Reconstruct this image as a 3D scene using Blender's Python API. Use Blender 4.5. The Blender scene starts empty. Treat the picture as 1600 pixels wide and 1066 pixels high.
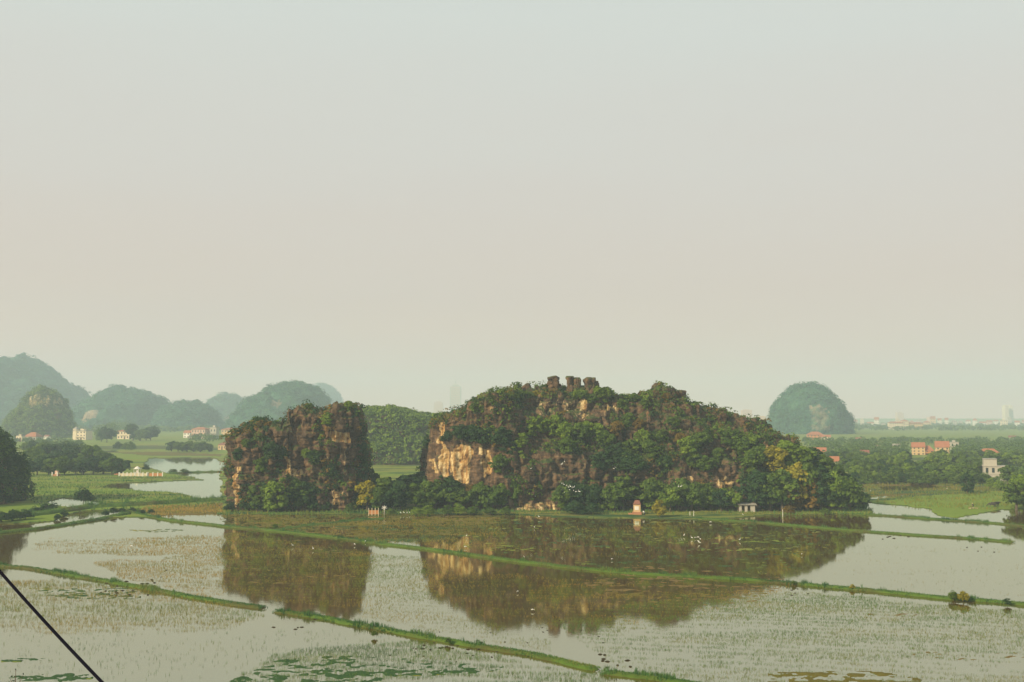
import bpy, bmesh, math, random
import numpy as np
from mathutils import Vector
from mathutils.bvhtree import BVHTree
S = bpy.context.scene
COL = S.collection
R = math.radians
PI = math.pi
# ------------------------------------------------------------------ camera
H = 30.0            # camera height over the water
F = 1600.0          # focal length in photo pixels (photo 1600 x 1066)
YH = 650.0          # horizon row
PITCH = math.atan((YH - 533.0) / F)
cam_d = bpy.data.cameras.new('camera'); cam = bpy.data.objects.new('camera', cam_d); COL.objects.link(cam)
cam.location = (0, 0, H); cam.rotation_euler = (PI / 2 + PITCH, 0, 0)
cam_d.sensor_width = 36; cam_d.lens = 36 * F / 1600; cam_d.clip_start = 0.5; cam_d.clip_end = 30000
S.camera = cam
# ------------------------------------------------------------------ world, sun, exposure
SUN_DIR = Vector((-0.74, -0.52, 0.48)).normalized()      # towards the sun: behind the camera, to its left
sun_elev = math.asin(SUN_DIR.z); sun_az = math.atan2(SUN_DIR.x, SUN_DIR.y)
w = bpy.data.worlds.new('World'); S.world = w; w.use_nodes = True
nt = w.node_tree; N = nt.nodes; L = nt.links; N.clear()
out = N.new('ShaderNodeOutputWorld'); bg = N.new('ShaderNodeBackground'); bg2 = N.new('ShaderNodeBackground')
sky = N.new('ShaderNodeTexSky'); sky.sky_type = 'NISHITA'; sky.sun_disc = False
sky.sun_elevation = sun_elev; sky.sun_rotation = sun_az; sky.dust_density = 6.0; sky.air_density = 1.0
bg.inputs['Strength'].default_value = 0.06
L.new(sky.outputs[0], bg.inputs[0])
# a high thin overcast over the blue: a soft veil, warmer and lighter towards the horizon
tc = N.new('ShaderNodeTexCoord'); sep = N.new('ShaderNodeSeparateXYZ'); L.new(tc.outputs['Generated'], sep.inputs[0])
ramp = N.new('ShaderNodeValToRGB')
# faint, long wisps in the veil
cmap = N.new('ShaderNodeMapping'); cmap.inputs['Scale'].default_value = (1.2, 1.2, 7.0); L.new(tc.outputs['Generated'], cmap.inputs[0])
cn = N.new('ShaderNodeTexNoise'); cn.inputs['Scale'].default_value = 1.6; cn.inputs['Detail'].default_value = 4; L.new(cmap.outputs[0], cn.inputs['Vector'])
cm = N.new('ShaderNodeMath'); cm.operation = 'MULTIPLY_ADD'; cm.inputs[1].default_value = 0.10; cm.inputs[2].default_value = -0.05; L.new(cn.outputs['Fac'], cm.inputs[0])
ca = N.new('ShaderNodeMath'); ca.operation = 'ADD'; L.new(sep.outputs['Z'], ca.inputs[0]); L.new(cm.outputs[0], ca.inputs[1]); L.new(ca.outputs[0], ramp.inputs[0])
cr = ramp.color_ramp; cr.elements[0].position = 0.0; cr.elements[0].color = (0.84, 0.60, 0.44, 1)
cr.elements[1].position = 1.0; cr.elements[1].color = (0.40, 0.52, 0.56, 1)
for p_, c_ in ((0.045, (0.72, 0.59, 0.48, 1)), (0.12, (0.66, 0.575, 0.495, 1)), (0.22, (0.65, 0.615, 0.555, 1)), (0.38, (0.645, 0.68, 0.63, 1)), (0.6, (0.56, 0.66, 0.65, 1))):
    e = cr.elements.new(p_); e.color = c_
L.new(ramp.outputs[0], bg2.inputs[0]); bg2.inputs['Strength'].default_value = 1.06
add = N.new('ShaderNodeMixShader'); add.inputs[0].default_value = 0.86
L.new(bg.outputs[0], add.inputs[1]); L.new(bg2.outputs[0], add.inputs[2]); L.new(add.outputs[0], out.inputs['Surface'])
sl = bpy.data.lights.new('sun', 'SUN'); sl.energy = 5.0; sl.angle = R(1.2); sl.color = (1.0, 0.83, 0.56)
so = bpy.data.objects.new('sun', sl); COL.objects.link(so); so.rotation_euler = (-SUN_DIR).to_track_quat('-Z', 'Y').to_euler()
so.location = (-60, -60, 120)
S.view_settings.view_transform = 'Standard'; S.view_settings.look = 'None'; S.view_settings.gamma = 1
S.view_settings.use_curve_mapping = False; S.view_settings.exposure = 0.11
S.cycles.max_bounces = 6; S.cycles.diffuse_bounces = 2; S.cycles.glossy_bounces = 3; S.cycles.volume_bounces = 1
S.cycles.transparent_max_bounces = 8; S.cycles.use_denoising = True
S.cycles.caustics_reflective = False; S.cycles.caustics_refractive = False
# ------------------------------------------------------------------ pixel <-> world
CP, SP = math.cos(PITCH), math.sin(PITCH)
def ray(x, y):
    r = (x - 800.0) / F; u = (533.0 - y) / F
    d = (r, CP - u * SP, SP + u * CP)
    return d
def W(x, y, z=0.0):
    d = ray(x, y); t = (z - H) / d[2]
    return np.array((d[0] * t, d[1] * t, z))
def at(x, y, Y):
    d = ray(x, y); t = Y / d[1]
    return np.array((d[0] * t, Y, H + d[2] * t))
def P(X, Y, Z):
    X = np.asarray(X, float); Y = np.asarray(Y, float); Z = np.asarray(Z, float) - H
    fw = Y * CP + Z * SP; up = -Y * SP + Z * CP
    return 800 + F * X / fw, 533 - F * up / fw
# ------------------------------------------------------------------ noise
def _h(ix, iy, iz, s):
    h = (ix.astype(np.int64) * 73856093) ^ (iy.astype(np.int64) * 19349663) ^ (iz.astype(np.int64) * 83492791) ^ (s * 2654435)
    h = (h ^ (h >> 13)) * 1274126177 & 0x7fffffff
    h = (h ^ (h >> 15)) * 668265263 & 0x7fffffff
    return ((h ^ (h >> 12)) & 0xffff) / 65535.0
def vnoise(p, s=0):
    p = np.asarray(p, float); i = np.floor(p); f = p - i; f = f * f * (3 - 2 * f); i = i.astype(np.int64)
    r = 0
    for a in (0, 1):
        wa = f[:, 0] if a else 1 - f[:, 0]
        for b in (0, 1):
            wb = f[:, 1] if b else 1 - f[:, 1]
            for c in (0, 1):
                wc = f[:, 2] if c else 1 - f[:, 2]
                r = r + wa * wb * wc * _h(i[:, 0] + a, i[:, 1] + b, i[:, 2] + c, s)
    return r * 2 - 1
def fbm(p, o=4, s=0, g=0.5):
    p = np.asarray(p, float); r = 0; a = 1; t = 0
    for k in range(o):
        r = r + a * vnoise(p * (2.03 ** k) + k * 17.3, s + k); t += a; a *= g
    return r / t
def worley(p, s=0):
    p = np.asarray(p, float); i = np.floor(p).astype(np.int64); f1 = np.full(len(p), 9.0); f2 = np.full(len(p), 9.0); idv = np.zeros(len(p))
    for a in (-1, 0, 1):
        for b in (-1, 0, 1):
            for c in (-1, 0, 1):
                x, y, z = i[:, 0] + a, i[:, 1] + b, i[:, 2] + c
                q = np.stack((x + _h(x, y, z, s), y + _h(x, y, z, s + 7), z + _h(x, y, z, s + 13)), 1)
                d = np.sqrt(((q - p) ** 2).sum(1)); m = d < f1
                f2 = np.where(m, f1, np.minimum(f2, d)); idv = np.where(m, _h(x, y, z, s + 29), idv); f1 = np.where(m, d, f1)
    return f1, f2, idv
def N2(X, Y, sx, sy=None, o=3, s=0):
    sy = sy or sx
    return fbm(np.stack((np.asarray(X) / sx, np.asarray(Y) / sy, np.zeros(len(X)) + s * 3.7), 1), o, s)
def sstep(a, b, x):
    t = np.clip((x - a) / (b - a), 0, 1); return t * t * (3 - 2 * t)
def inpoly(x, y, poly):
    c = np.zeros(len(x), bool); n = len(poly)
    for k in range(n):
        x1, y1 = poly[k]; x2, y2 = poly[(k + 1) % n]
        if y1 == y2: continue
        m = ((y1 > y) != (y2 > y)) & (x < (x2 - x1) * (y - y1) / (y2 - y1) + x1)
        c ^= m
    return c
# ------------------------------------------------------------------ mesh + tagging helpers
def mesh(name, V, Fc, mat=None, smooth=False, attrs=None):
    me = bpy.data.meshes.new(name); V = np.asarray(V, np.float32)
    Fc = np.asarray(Fc, np.int32); nf, k = Fc.shape
    me.vertices.add(len(V)); me.vertices.foreach_set('co', V.ravel())
    me.loops.add(nf * k); me.loops.foreach_set('vertex_index', Fc.ravel())
    me.polygons.add(nf); me.polygons.foreach_set('loop_start', np.arange(0, nf * k, k, dtype=np.int32))
    me.polygons.foreach_set('loop_total', np.full(nf, k, np.int32))
    if smooth: me.polygons.foreach_set('use_smooth', np.ones(nf, bool))
    me.update(calc_edges=True)
    for an, av in (attrs or {}).items():
        a = me.attributes.new(an, 'FLOAT', 'POINT'); a.data.foreach_set('value', np.asarray(av, np.float32))
    if mat: me.materials.append(mat)
    return me
class MB:
    """collects boxes, tubes and polygons into one mesh"""
    def __init__(s): s.v = []; s.f = []
    def box(s, x0, x1, y0, y1, z0, z1):
        b = len(s.v)
        s.v += [(x, y, z) for z in (z0, z1) for y in (y0, y1) for x in (x0, x1)]
        s.f += [tuple(b + i for i in q) for q in ((0, 2, 3, 1), (4, 5, 7, 6), (0, 1, 5, 4), (2, 6, 7, 3), (0, 4, 6, 2), (1, 3, 7, 5))]
        return s
    def tube(s, pts, rad, n=8):
        pts = [Vector(p) for p in pts]; b = len(s.v)
        if not hasattr(rad, '__len__'): rad = [rad] * len(pts)
        for i, p in enumerate(pts):
            d = (pts[min(i + 1, len(pts) - 1)] - pts[max(i - 1, 0)]).normalized()
            u = d.cross(Vector((0, 0, 1)));
            if u.length < 0.05: u = d.cross(Vector((0, 1, 0)))
            u.normalize(); v_ = u.cross(d)
            for k in range(n):
                a = 2 * PI * k / n; s.v.append(tuple(p + (u * math.cos(a) + v_ * math.sin(a)) * rad[i]))
        for i in range(len(pts) - 1):
            for k in range(n):
                a, c = b + i * n + k, b + i * n + (k + 1) % n
                s.f.append((a, c, c + n, a + n))
        s.f.append(tuple(b + k for k in range(n))[::-1]); s.f.append(tuple(b + (len(pts) - 1) * n + k for k in range(n)))
        return s
    def poly(s, pts, faces):
        b = len(s.v); s.v += [tuple(p) for p in pts]; s.f += [tuple(b + i for i in q) for q in faces]; return s
    def me(s, name, mat):
        me = bpy.data.meshes.new(name); me.from_pydata(s.v, [], s.f); me.update(); me.materials.append(mat); return me
    def obj(s, name, mat, parent=None, loc=None):
        return link(name, s.me(name, mat), parent, loc)
def link(name, me, parent=None, loc=None):
    o = bpy.data.objects.new(name, me); COL.objects.link(o)
    if parent is not None: o.parent = parent
    if loc is not None: o.location = loc
    return o
def tag(o, label=None, cat=None, group=None, kind=None):
    if label: o['label'] = label
    if cat: o['category'] = cat
    if group: o['group'] = group
    if kind: o['kind'] = kind
    return o
def empty(name, loc, rz=0.0):
    o = bpy.data.objects.new(name, None); COL.objects.link(o); o.location = tuple(loc); o.rotation_euler = (0, 0, rz)
    o.empty_display_size = 0.2
    return o
def copy_tree(o, parent=None):
    c = o.copy(); COL.objects.link(c); c.parent = parent
    for ch in list(o.children): copy_tree(ch, c)
    return c
# ------------------------------------------------------------------ materials
def mat(name, base=None, rough=0.8, spec=0.2):
    m = bpy.data.materials.new(name); m.use_nodes = True; t = m.node_tree
    b = t.nodes['Principled BSDF']; b.inputs['Roughness'].default_value = rough; b.inputs['Specular IOR Level'].default_value = spec
    if base: b.inputs['Base Color'].default_value = (*base, 1)
    return m, t, b
def nn(t, typ, **kw):
    n = t.nodes.new(typ)
    for k, v in kw.items(): setattr(n, k, v)
    return n
def noise(t, scale, detail=4, rough=0.6, vec=None, sc=None):
    n = nn(t, 'ShaderNodeTexNoise'); n.inputs['Scale'].default_value = scale; n.inputs['Detail'].default_value = detail; n.inputs['Roughness'].default_value = rough
    if vec is None: vec = nn(t, 'ShaderNodeNewGeometry').outputs['Position']
    if sc:
        mp = nn(t, 'ShaderNodeMapping'); mp.inputs['Scale'].default_value = sc; t.links.new(vec, mp.inputs[0]); vec = mp.outputs[0]
    t.links.new(vec, n.inputs['Vector']); return n.outputs['Fac']
def rampn(t, fac, stops):
    r = nn(t, 'ShaderNodeValToRGB'); c = r.color_ramp
    c.elements[0].position = stops[0][0]; c.elements[0].color = (*stops[0][1], 1)
    c.elements[1].position = stops[-1][0]; c.elements[1].color = (*stops[-1][1], 1)
    for p_, k in stops[1:-1]:
        e = c.elements.new(p_); e.color = (*k, 1)
    t.links.new(fac, r.inputs[0]); return r.outputs[0]
def mixc(t, fac, a, b, mode='MIX'):
    m = nn(t, 'ShaderNodeMix', data_type='RGBA', blend_type=mode)
    if isinstance(fac, (int, float)): m.inputs[0].default_value = fac
    else: t.links.new(fac, m.inputs[0])
    for k, v in ((6, a), (7, b)):
        if isinstance(v, tuple): m.inputs[k].default_value = (*v, 1)
        else: t.links.new(v, m.inputs[k])
    return m.outputs[2]
def math_(t, op, a, b=None, clamp=False):
    m = nn(t, 'ShaderNodeMath', operation=op); m.use_clamp = clamp
    for k, v in ((0, a), (1, b)):
        if v is None: continue
        if isinstance(v, (int, float)): m.inputs[k].default_value = v
        else: t.links.new(v, m.inputs[k])
    return m.outputs[0]
def attr(t, name):
    a = nn(t, 'ShaderNodeAttribute'); a.attribute_name = name; return a.outputs['Fac']
def leaf_mat(name, dark, light, hue2=None):
    m, t, b = mat(name, rough=0.75, spec=0.15)
    oi = nn(t, 'ShaderNodeObjectInfo')
    c = mixc(t, attr(t, 'tint'), dark, light)
    if hue2: c = mixc(t, math_(t, 'MULTIPLY', oi.outputs['Random'], 0.7), c, hue2)
    n = noise(t, 0.35, 2)
    c = mixc(t, 0.35, c, rampn(t, n, [(0.35, (0.55, 0.62, 0.6)), (0.65, (1.25, 1.2, 1.0))]), 'MULTIPLY')
    t.links.new(c, b.inputs['Base Color'])
    tr = nn(t, 'ShaderNodeBsdfTranslucent'); t.links.new(c, tr.inputs[0]); mx = nn(t, 'ShaderNodeMixShader'); mx.inputs[0].default_value = 0.22
    o = t.nodes['Material Output']; t.links.new(b.outputs[0], mx.inputs[1]); t.links.new(tr.outputs[0], mx.inputs[2]); t.links.new(mx.outputs[0], o.inputs[0])
    return m
M_LD = leaf_mat('leaf_dark', (0.012, 0.040, 0.016), (0.055, 0.105, 0.020), (0.028, 0.070, 0.020))
M_LM = leaf_mat('leaf_mid', (0.030, 0.074, 0.014), (0.135, 0.195, 0.022), (0.085, 0.150, 0.020))
M_LB = leaf_mat('leaf_bright', (0.060, 0.130, 0.014), (0.22, 0.30, 0.028), (0.15, 0.23, 0.024))
M_LY = leaf_mat('leaf_yellow', (0.14, 0.14, 0.010), (0.40, 0.33, 0.022), (0.28, 0.25, 0.02))
M_LO = leaf_mat('leaf_rust', (0.10, 0.070, 0.014), (0.25, 0.150, 0.022), (0.17, 0.12, 0.02))
M_BARK, _t, _b = mat('bark'); _t.links.new(rampn(_t, noise(_t, 3.0), [(0.3, (0.06, 0.045, 0.03)), (0.7, (0.16, 0.13, 0.09))]), _b.inputs['Base Color'])
def rock_mat(name, far=False, veg=0.5):
    m, t, b = mat(name, rough=0.9, spec=0.15)
    s = 1.0 if not far else 0.22
    n1 = noise(t, 0.22 * s, 6, 0.65); n2 = noise(t, 1.1 * s, 5, 0.7); nv = noise(t, 1.0 * s, 5, 0.65, sc=(0.9, 0.9, 0.07)); nh = noise(t, 1.0 * s, 5, 0.65, sc=(0.14, 0.14, 1.5))
    c = rampn(t, n1, [(0.30, (0.060, 0.048, 0.037)), (0.46, (0.125, 0.089, 0.058)), (0.58, (0.18, 0.121, 0.072)), (0.72, (0.145, 0.130, 0.105))])
    c = mixc(t, 0.55, c, rampn(t, nh, [(0.32, (0.38, 0.38, 0.40)), (0.42, (0.85, 0.82, 0.8)), (0.5, (0.7, 0.68, 0.66)), (0.56, (1.15, 1.08, 1.0)), (0.7, (1.5, 1.3, 1.08))]), 'MULTIPLY')
    c = mixc(t, 0.9, c, rampn(t, nv, [(0.36, (0.35, 0.36, 0.38)), (0.46, (0.9, 0.9, 0.88)), (0.6, (1.12, 1.06, 0.98))]), 'MULTIPLY')
    c = mixc(t, 0.8, c, rampn(t, n2, [(0.3, (0.5, 0.5, 0.5)), (0.55, (1.1, 1.05, 1.0)), (0.75, (1.5, 1.3, 1.1))]), 'MULTIPLY')
    # pale and orange scars where slabs fell off the cliff, streaked by run-off
    pale = rampn(t, nv, [(0.34, (0.14, 0.08, 0.035)), (0.42, (0.40, 0.21, 0.07)), (0.50, (0.55, 0.36, 0.14)), (0.60, (0.70, 0.55, 0.30))])
    pf = math_(t, 'ADD', attr(t, 'scar'), math_(t, 'MULTIPLY', math_(t, 'SUBTRACT', n2, 0.5), 0.5))
    pf = math_(t, 'ADD', pf, math_(t, 'MULTIPLY', math_(t, 'SUBTRACT', nv, 0.5), 1.0)); pf = math_(t, 'MULTIPLY', math_(t, 'SUBTRACT', pf, 0.42), 4.0, True)
    c = mixc(t, pf, c, pale)
    # moss and creepers on what faces up
    g = nn(t, 'ShaderNodeNewGeometry'); sp = nn(t, 'ShaderNodeSeparateXYZ'); t.links.new(g.outputs['Normal'], sp.inputs[0])
    mv = math_(t, 'ADD', sp.outputs['Z'], math_(t, 'MULTIPLY', math_(t, 'SUBTRACT', noise(t, 0.16 * s, 5, 0.7), 0.5), 3.2))
    mv = math_(t, 'MULTIPLY', math_(t, 'SUBTRACT', mv, 0.75 - veg), 3.0, True)
    mv = math_(t, 'MULTIPLY', mv, math_(t, 'SUBTRACT', 1.0, pf))
    c = mixc(t, math_(t, 'MULTIPLY', mv, 0.85), c, rampn(t, n2, [(0.3, (0.018, 0.045, 0.014)), (0.7, (0.085, 0.125, 0.024))]))
    t.links.new(c, b.inputs['Base Color'])
    bp = nn(t, 'ShaderNodeBump'); bp.inputs['Strength'].default_value = 0.9; bp.inputs['Distance'].default_value = 0.7 / s
    t.links.new(math_(t, 'ADD', n2, nh), bp.inputs['Height']); t.links.new(bp.outputs[0], b.inputs['Normal'])
    return m
M_ROCK = rock_mat('karst_limestone', False, 0.30); M_ROCKF = rock_mat('far_karst', True, 1.15); M_ROCKC = rock_mat('mid_karst', False, 0.95)
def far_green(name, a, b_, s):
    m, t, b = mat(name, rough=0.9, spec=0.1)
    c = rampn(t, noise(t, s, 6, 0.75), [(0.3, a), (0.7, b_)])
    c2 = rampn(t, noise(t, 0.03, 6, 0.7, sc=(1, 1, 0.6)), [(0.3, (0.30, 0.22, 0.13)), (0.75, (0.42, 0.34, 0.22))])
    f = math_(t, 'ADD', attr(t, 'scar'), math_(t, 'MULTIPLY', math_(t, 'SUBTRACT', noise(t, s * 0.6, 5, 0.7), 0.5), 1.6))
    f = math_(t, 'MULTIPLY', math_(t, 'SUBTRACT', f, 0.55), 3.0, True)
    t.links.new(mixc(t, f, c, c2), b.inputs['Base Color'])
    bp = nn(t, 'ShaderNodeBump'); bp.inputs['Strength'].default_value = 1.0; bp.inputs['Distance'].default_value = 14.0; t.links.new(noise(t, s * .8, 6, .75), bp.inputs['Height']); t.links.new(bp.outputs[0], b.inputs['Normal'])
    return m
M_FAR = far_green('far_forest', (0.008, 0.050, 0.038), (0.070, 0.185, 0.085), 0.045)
# ------------------------------------------------------------------ terrain: one sheet, low where the paddies are flooded
# land patches: (polygon in ground points given by their photo pixels, height, noise, colour class)  class: 0 green 1 dark green 2 olive/brown 3 yellow-brown
LAND = [
 ([(-700, 640), (2300, 640), (2300, 716), (-700, 716)], 0.5, 0.1, 0.1),
 ([(-700, 716), (232, 716), (225, 728), (262, 740), (320, 750), (240, 753), (170, 757), (158, 763), (235, 768), (288, 772), (303, 779), (349, 783), (349, 800), (-700, 860)], 0.3, 0.15, 0.15),
 ([(338, 716), (1500, 716), (1800, 716), (1800, 730), (1400, 745), (1342, 770), (1342, 803), (345, 803), (345, 740)], 0.4, 0.15, 0.5),
 ([(1340, 716), (2300, 716), (2300, 783), (1600, 768), (1450, 778), (1370, 786), (1340, 786)], 0.3, 0.2, 1.1),
 ([(1360, 786), (1450, 776), (1600, 766), (2300, 775), (2300, 800), (1590, 796), (1562, 797), (1530, 803), (1492, 809), (1462, 806), (1452, 796), (1400, 789)], 0.25, 0.12, -0.3),
 ([(220, 797), (280, 791), (345, 787), (352, 802), (300, 805), (236, 806)], 0.25, 0.1, 2.4),
 ([(340, 797), (700, 796), (1000, 798), (1360, 797), (1362, 803), (1200, 806), (1110, 811), (1050, 815), (960, 812), (900, 809), (760, 806), (560, 806), (340, 806)], 0.3, 0.12, 0.7),
]
LAND += [([(150, 698), (240, 697), (345, 701), (345, 705), (250, 703), (150, 703)], 0.5, 0.1, 1.5), ([(176, 708), (260, 707), (345, 711), (345, 714), (230, 713)], 0.5, 0.1, 2.2), ([(1345, 735), (1500, 738), (1640, 745), (1640, 752), (1480, 748), (1345, 746)], 0.3, .15, 2.3), ([(1345, 757), (1460, 756), (1560, 762), (1640, 760), (1640, 766), (1500, 768), (1345, 770)], 0.3, .15, 1.9)]
WATER = [
 [(148, 705), (182, 704), (186, 707), (150, 708)], [(1440, 750), (1520, 751), (1500, 754), (1450, 753)],  # flooded hollows cut back out of the land
 [(228, 728), (245, 720), (300, 717), (352, 722), (352, 737), (285, 738), (250, 733)],
 [(72, 784), (98, 778), (130, 781), (165, 787), (212, 785), (200, 791), (110, 793), (80, 790)],
 [(66, 824), (92, 810), (125, 800), (168, 797), (220, 796), (222, 803), (195, 806), (150, 811), (110, 817)],
 [(256, 809), (300, 806), (352, 806), (352, 820), (300, 816)],
 [(-700, 837), (0, 837), (110, 819), (200, 808), (260, 813), (352, 822), (352, 900), (-700, 900)],
 [(1372, 760), (1440, 757), (1500, 762), (1440, 766), (1380, 768)],
 [(1340, 776), (1400, 774), (1460, 770), (1400, 778), (1350, 781)],
]
MARSH = [  # weed that just breaks the surface: (polygon, level, class)
 ([(345, 803), (640, 803), (860, 806), (800, 832), (700, 850), (600, 846), (450, 832), (345, 818)], 0.44, 2.0),
 ([(800, 806), (1110, 812), (1330, 834), (1240, 905), (1000, 893), (820, 872), (700, 850)], 0.20, 0.9),
 ([(200, 828), (240, 826), (280, 825), (290, 829), (240, 833)], 0.55, 0.8),
 ([(430, 1030), (520, 1024), (660, 1030), (800, 1042), (760, 1052), (620, 1056), (560, 1075), (340, 1075), (400, 1046)], 0.44, 11.15),
 ([(0, 1029), (75, 1029), (78, 1034), (0, 1035)], 0.62, 11.1), ([(-60, 1058), (120, 1052), (170, 1058), (60, 1070), (-60, 1070)], 0.5, 11.1),
 ([(40, 918), (215, 920), (220, 935), (120, 938), (60, 930)], 0.38, 0.9),
 ([(1200, 1050), (1360, 1048), (1440, 1060), (1460, 1100), (1200, 1100)], 0.52, 12.1),
 ([(1330, 960), (1500, 955), (1470, 966), (1380, 972)], 0.22, 2.8), ([(1380, 1022), (1600, 1012), (1620, 1026), (1480, 1034)], 0.14, 2.6),
 ([(1000, 880), (1240, 906), (1180, 940), (1060, 960), (940, 940), (900, 900)], 0.22, 2.9),
 ([(345, 835), (560, 845), (560, 925), (420, 935), (345, 900)], 0.05, 2.6),
]
def is_land(X, Y):
    px, py = P(X, Y, np.zeros(len(X))); amp = np.clip(300.0 / Y, 0.25, 1.6)
    qx = px + 7 * N2(X, Y, 14, 14, 4, 3); qy = py + 2.6 * amp * N2(X, Y, 9, 9, 4, 5); m = np.zeros(len(X), bool)
    for q in LAND: m |= inpoly(qx, qy, q[0])
    for q in WATER: m &= ~inpoly(qx, qy, q)
    return m
def terrain():
    yb = 30 + np.arange(0, 30)  # near rows
    rows = list(np.linspace(18, 95, 25)) + [30.0 * F / yp for yp in np.arange(470, 300, -1.6)] + [30.0 * F / yp for yp in np.arange(300, 90, -0.8)] + [30.0 * F / yp for yp in np.arange(90, 30, -0.6)] + [30.0 * F / yp for yp in np.arange(30, 5.2, -0.6)] + [11500.0]
    rows = np.array(rows); tx = np.concatenate((np.linspace(-3.2, -0.72, 12), np.arange(-0.70, 0.70, 0.0012), np.linspace(0.72, 3.2, 12)))
    Y, T = np.meshgrid(rows, tx, indexing='ij'); X = (T * Y).ravel(); Y = Y.ravel()
    px, py = P(X, Y, np.zeros(len(X)))
    amp = np.clip(300.0 / Y, 0.25, 1.6)
    qx = px + 7 * N2(X, Y, 14, 14, 4, 3) ; qy = py + 2.6 * amp * N2(X, Y, 9, 9, 4, 5)
    z = np.full(len(X), -0.35); cls = np.full(len(X), 4.0)
    for poly, hh, nz, c in LAND:
        m = inpoly(qx, qy, poly); z = np.where(m, hh + nz * N2(X, Y, 6, 6, 3, 9), z); cls = np.where(m, c, cls)
    for poly in WATER:
        m = inpoly(qx, qy, poly); z = np.where(m, -0.35, z); cls = np.where(m, 4.0, cls)
    for poly, lv, c in MARSH:
        m = inpoly(qx, qy, poly); v = 0.5 * N2(X, Y, 9, 2.5, 3, 21) + 1.5 * N2(X, Y, 1.1, 0.7, 4, 22) + (lv - 0.5) * 1.1
        z = np.where(m, np.clip(v * 0.16, -0.2, 0.08), z); cls = np.where(m, c, cls)
    # the hillside the viewer stands on, below the frame
    d = np.sqrt(X ** 2 + (np.minimum(Y, Y)) ** 2)
    nr, nc = len(rows), len(tx); i = np.arange(nr - 1)[:, None] * nc + np.arange(nc - 1)[None]
    i = i.ravel(); Fc = np.stack((i, i + 1, i + nc + 1, i + nc), 1)
    m, t, b = mat('ground', rough=0.95, spec=0.1)
    a0 = attr(t, 'cls'); ex = math_(t, 'GREATER_THAN', a0, 8.0); a = math_(t, 'SUBTRACT', a0, math_(t, 'MULTIPLY', ex, 10.0))   # classes above 10 keep one pure colour
    n1 = noise(t, 0.05, 6, 0.7); n2 = noise(t, 0.6, 5, 0.7); n3 = noise(t, 1.0, 5, 0.65, sc=(0.012, 0.05, 1))
    green = mixc(t, n2, (0.075, 0.130, 0.014), (0.215, 0.275, 0.030)); green = mixc(t, rampn(t, n3, [(0.42, (0, 0, 0)), (0.6, (1, 1, 1))]), green, mixc(t, n1, (0.15, 0.17, 0.025), (0.27, 0.21, 0.055)))
    dark = mixc(t, n2, (0.018, 0.045, 0.014), (0.050, 0.110, 0.030))
    olive = mixc(t, n2, (0.060, 0.050, 0.008), (0.19, 0.155, 0.025)); straw = mixc(t, n2, (0.085, 0.055, 0.02), (0.24, 0.17, 0.055))
    mud = (0.052, 0.036, 0.014)
    nz_m = math_(t, 'MULTIPLY', math_(t, 'SUBTRACT', noise(t, 1.0, 6, 0.75, sc=(0.022, 0.07, 1)), 0.5), math_(t, 'SUBTRACT', 6.0, math_(t, 'MULTIPLY', ex, 5.6)))
    st = lambda lo, hi: math_(t, 'MULTIPLY', math_(t, 'SUBTRACT', math_(t, 'ADD', a, nz_m), lo), 1.0 / (hi - lo), True)
    bright = mixc(t, n2, (0.09, 0.15, 0.015), (0.21, 0.27, 0.035))
    c = mixc(t, st(-0.2, 0.3), bright, green); c = mixc(t, st(0.55, 1.0), c, dark); c = mixc(t, st(1.3, 2.0), c, olive); c = mixc(t, st(2.3, 2.9), c, straw)
    c = mixc(t, math_(t, 'GREATER_THAN', a, 3.6), c, mud)
    t.links.new(c, b.inputs['Base Color'])
    bp = nn(t, 'ShaderNodeBump'); bp.inputs['Strength'].default_value = 0.6; bp.inputs['Distance'].default_value = 0.3; t.links.new(n2, bp.inputs['Height']); t.links.new(bp.outputs[0], b.inputs['Normal'])
    o = link('ground', mesh('ground', np.stack((X, Y, z), 1), Fc, m, True, {'cls': cls}))
    tag(o, 'flooded rice plain of low green meadows, weedy shallows and far fields', kind='structure')
terrain()
# the hillside under the viewer, wholly below the frame
a_ = np.linspace(0, 2 * PI, 49)[:-1]; rr = np.array([0.01, 2, 5, 9, 14, 20, 27, 35, 44])
V_ = [(r_ * math.cos(q), r_ * math.sin(q) - 1.0, 28.2 - 28.8 * float(sstep(0, 44, r_)) ** 0.8 * 1.0) for r_ in rr for q in a_]
Fh = [(i * 48 + k, i * 48 + (k + 1) % 48, (i + 1) * 48 + (k + 1) % 48, (i + 1) * 48 + k) for i in range(8) for k in range(48)]
mh, th, bh = mat('slope_scrub'); th.links.new(rampn(th, noise(th, 0.8, 6, 0.7), [(0.3, (0.02, 0.045, 0.015)), (0.7, (0.12, 0.11, 0.07))]), bh.inputs['Base Color'])
tag(link('hillside', mesh('hillside', V_, Fh, mh, True)), 'scrubby hillside the viewer stands on', kind='structure')
# ------------------------------------------------------------------ water
mw, tw, bw = mat('paddy_water_surface', rough=0.05, spec=0.5)
n_ = noise(tw, 0.05, 4, 0.6)
wd_ = nn(tw, 'ShaderNodeBsdfDiffuse'); tw.links.new(mixc(tw, n_, (0.090, 0.046, 0.006), (0.130, 0.074, 0.010)), wd_.inputs[0])
wg_ = nn(tw, 'ShaderNodeBsdfGlossy'); wg_.inputs['Roughness'].default_value = 0.04; wg_.inputs['Color'].default_value = (0.905, 0.985, 0.83, 1)
wf_ = nn(tw, 'ShaderNodeFresnel'); wf_.inputs[0].default_value = 1.33; wm_ = nn(tw, 'ShaderNodeMixShader')
tw.links.new(math_(tw, 'ADD', math_(tw, 'MULTIPLY', wf_.outputs[0], 0.50), 0.42, True), wm_.inputs[0]); tw.links.new(wd_.outputs[0], wm_.inputs[1]); tw.links.new(wg_.outputs[0], wm_.inputs[2])
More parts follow.
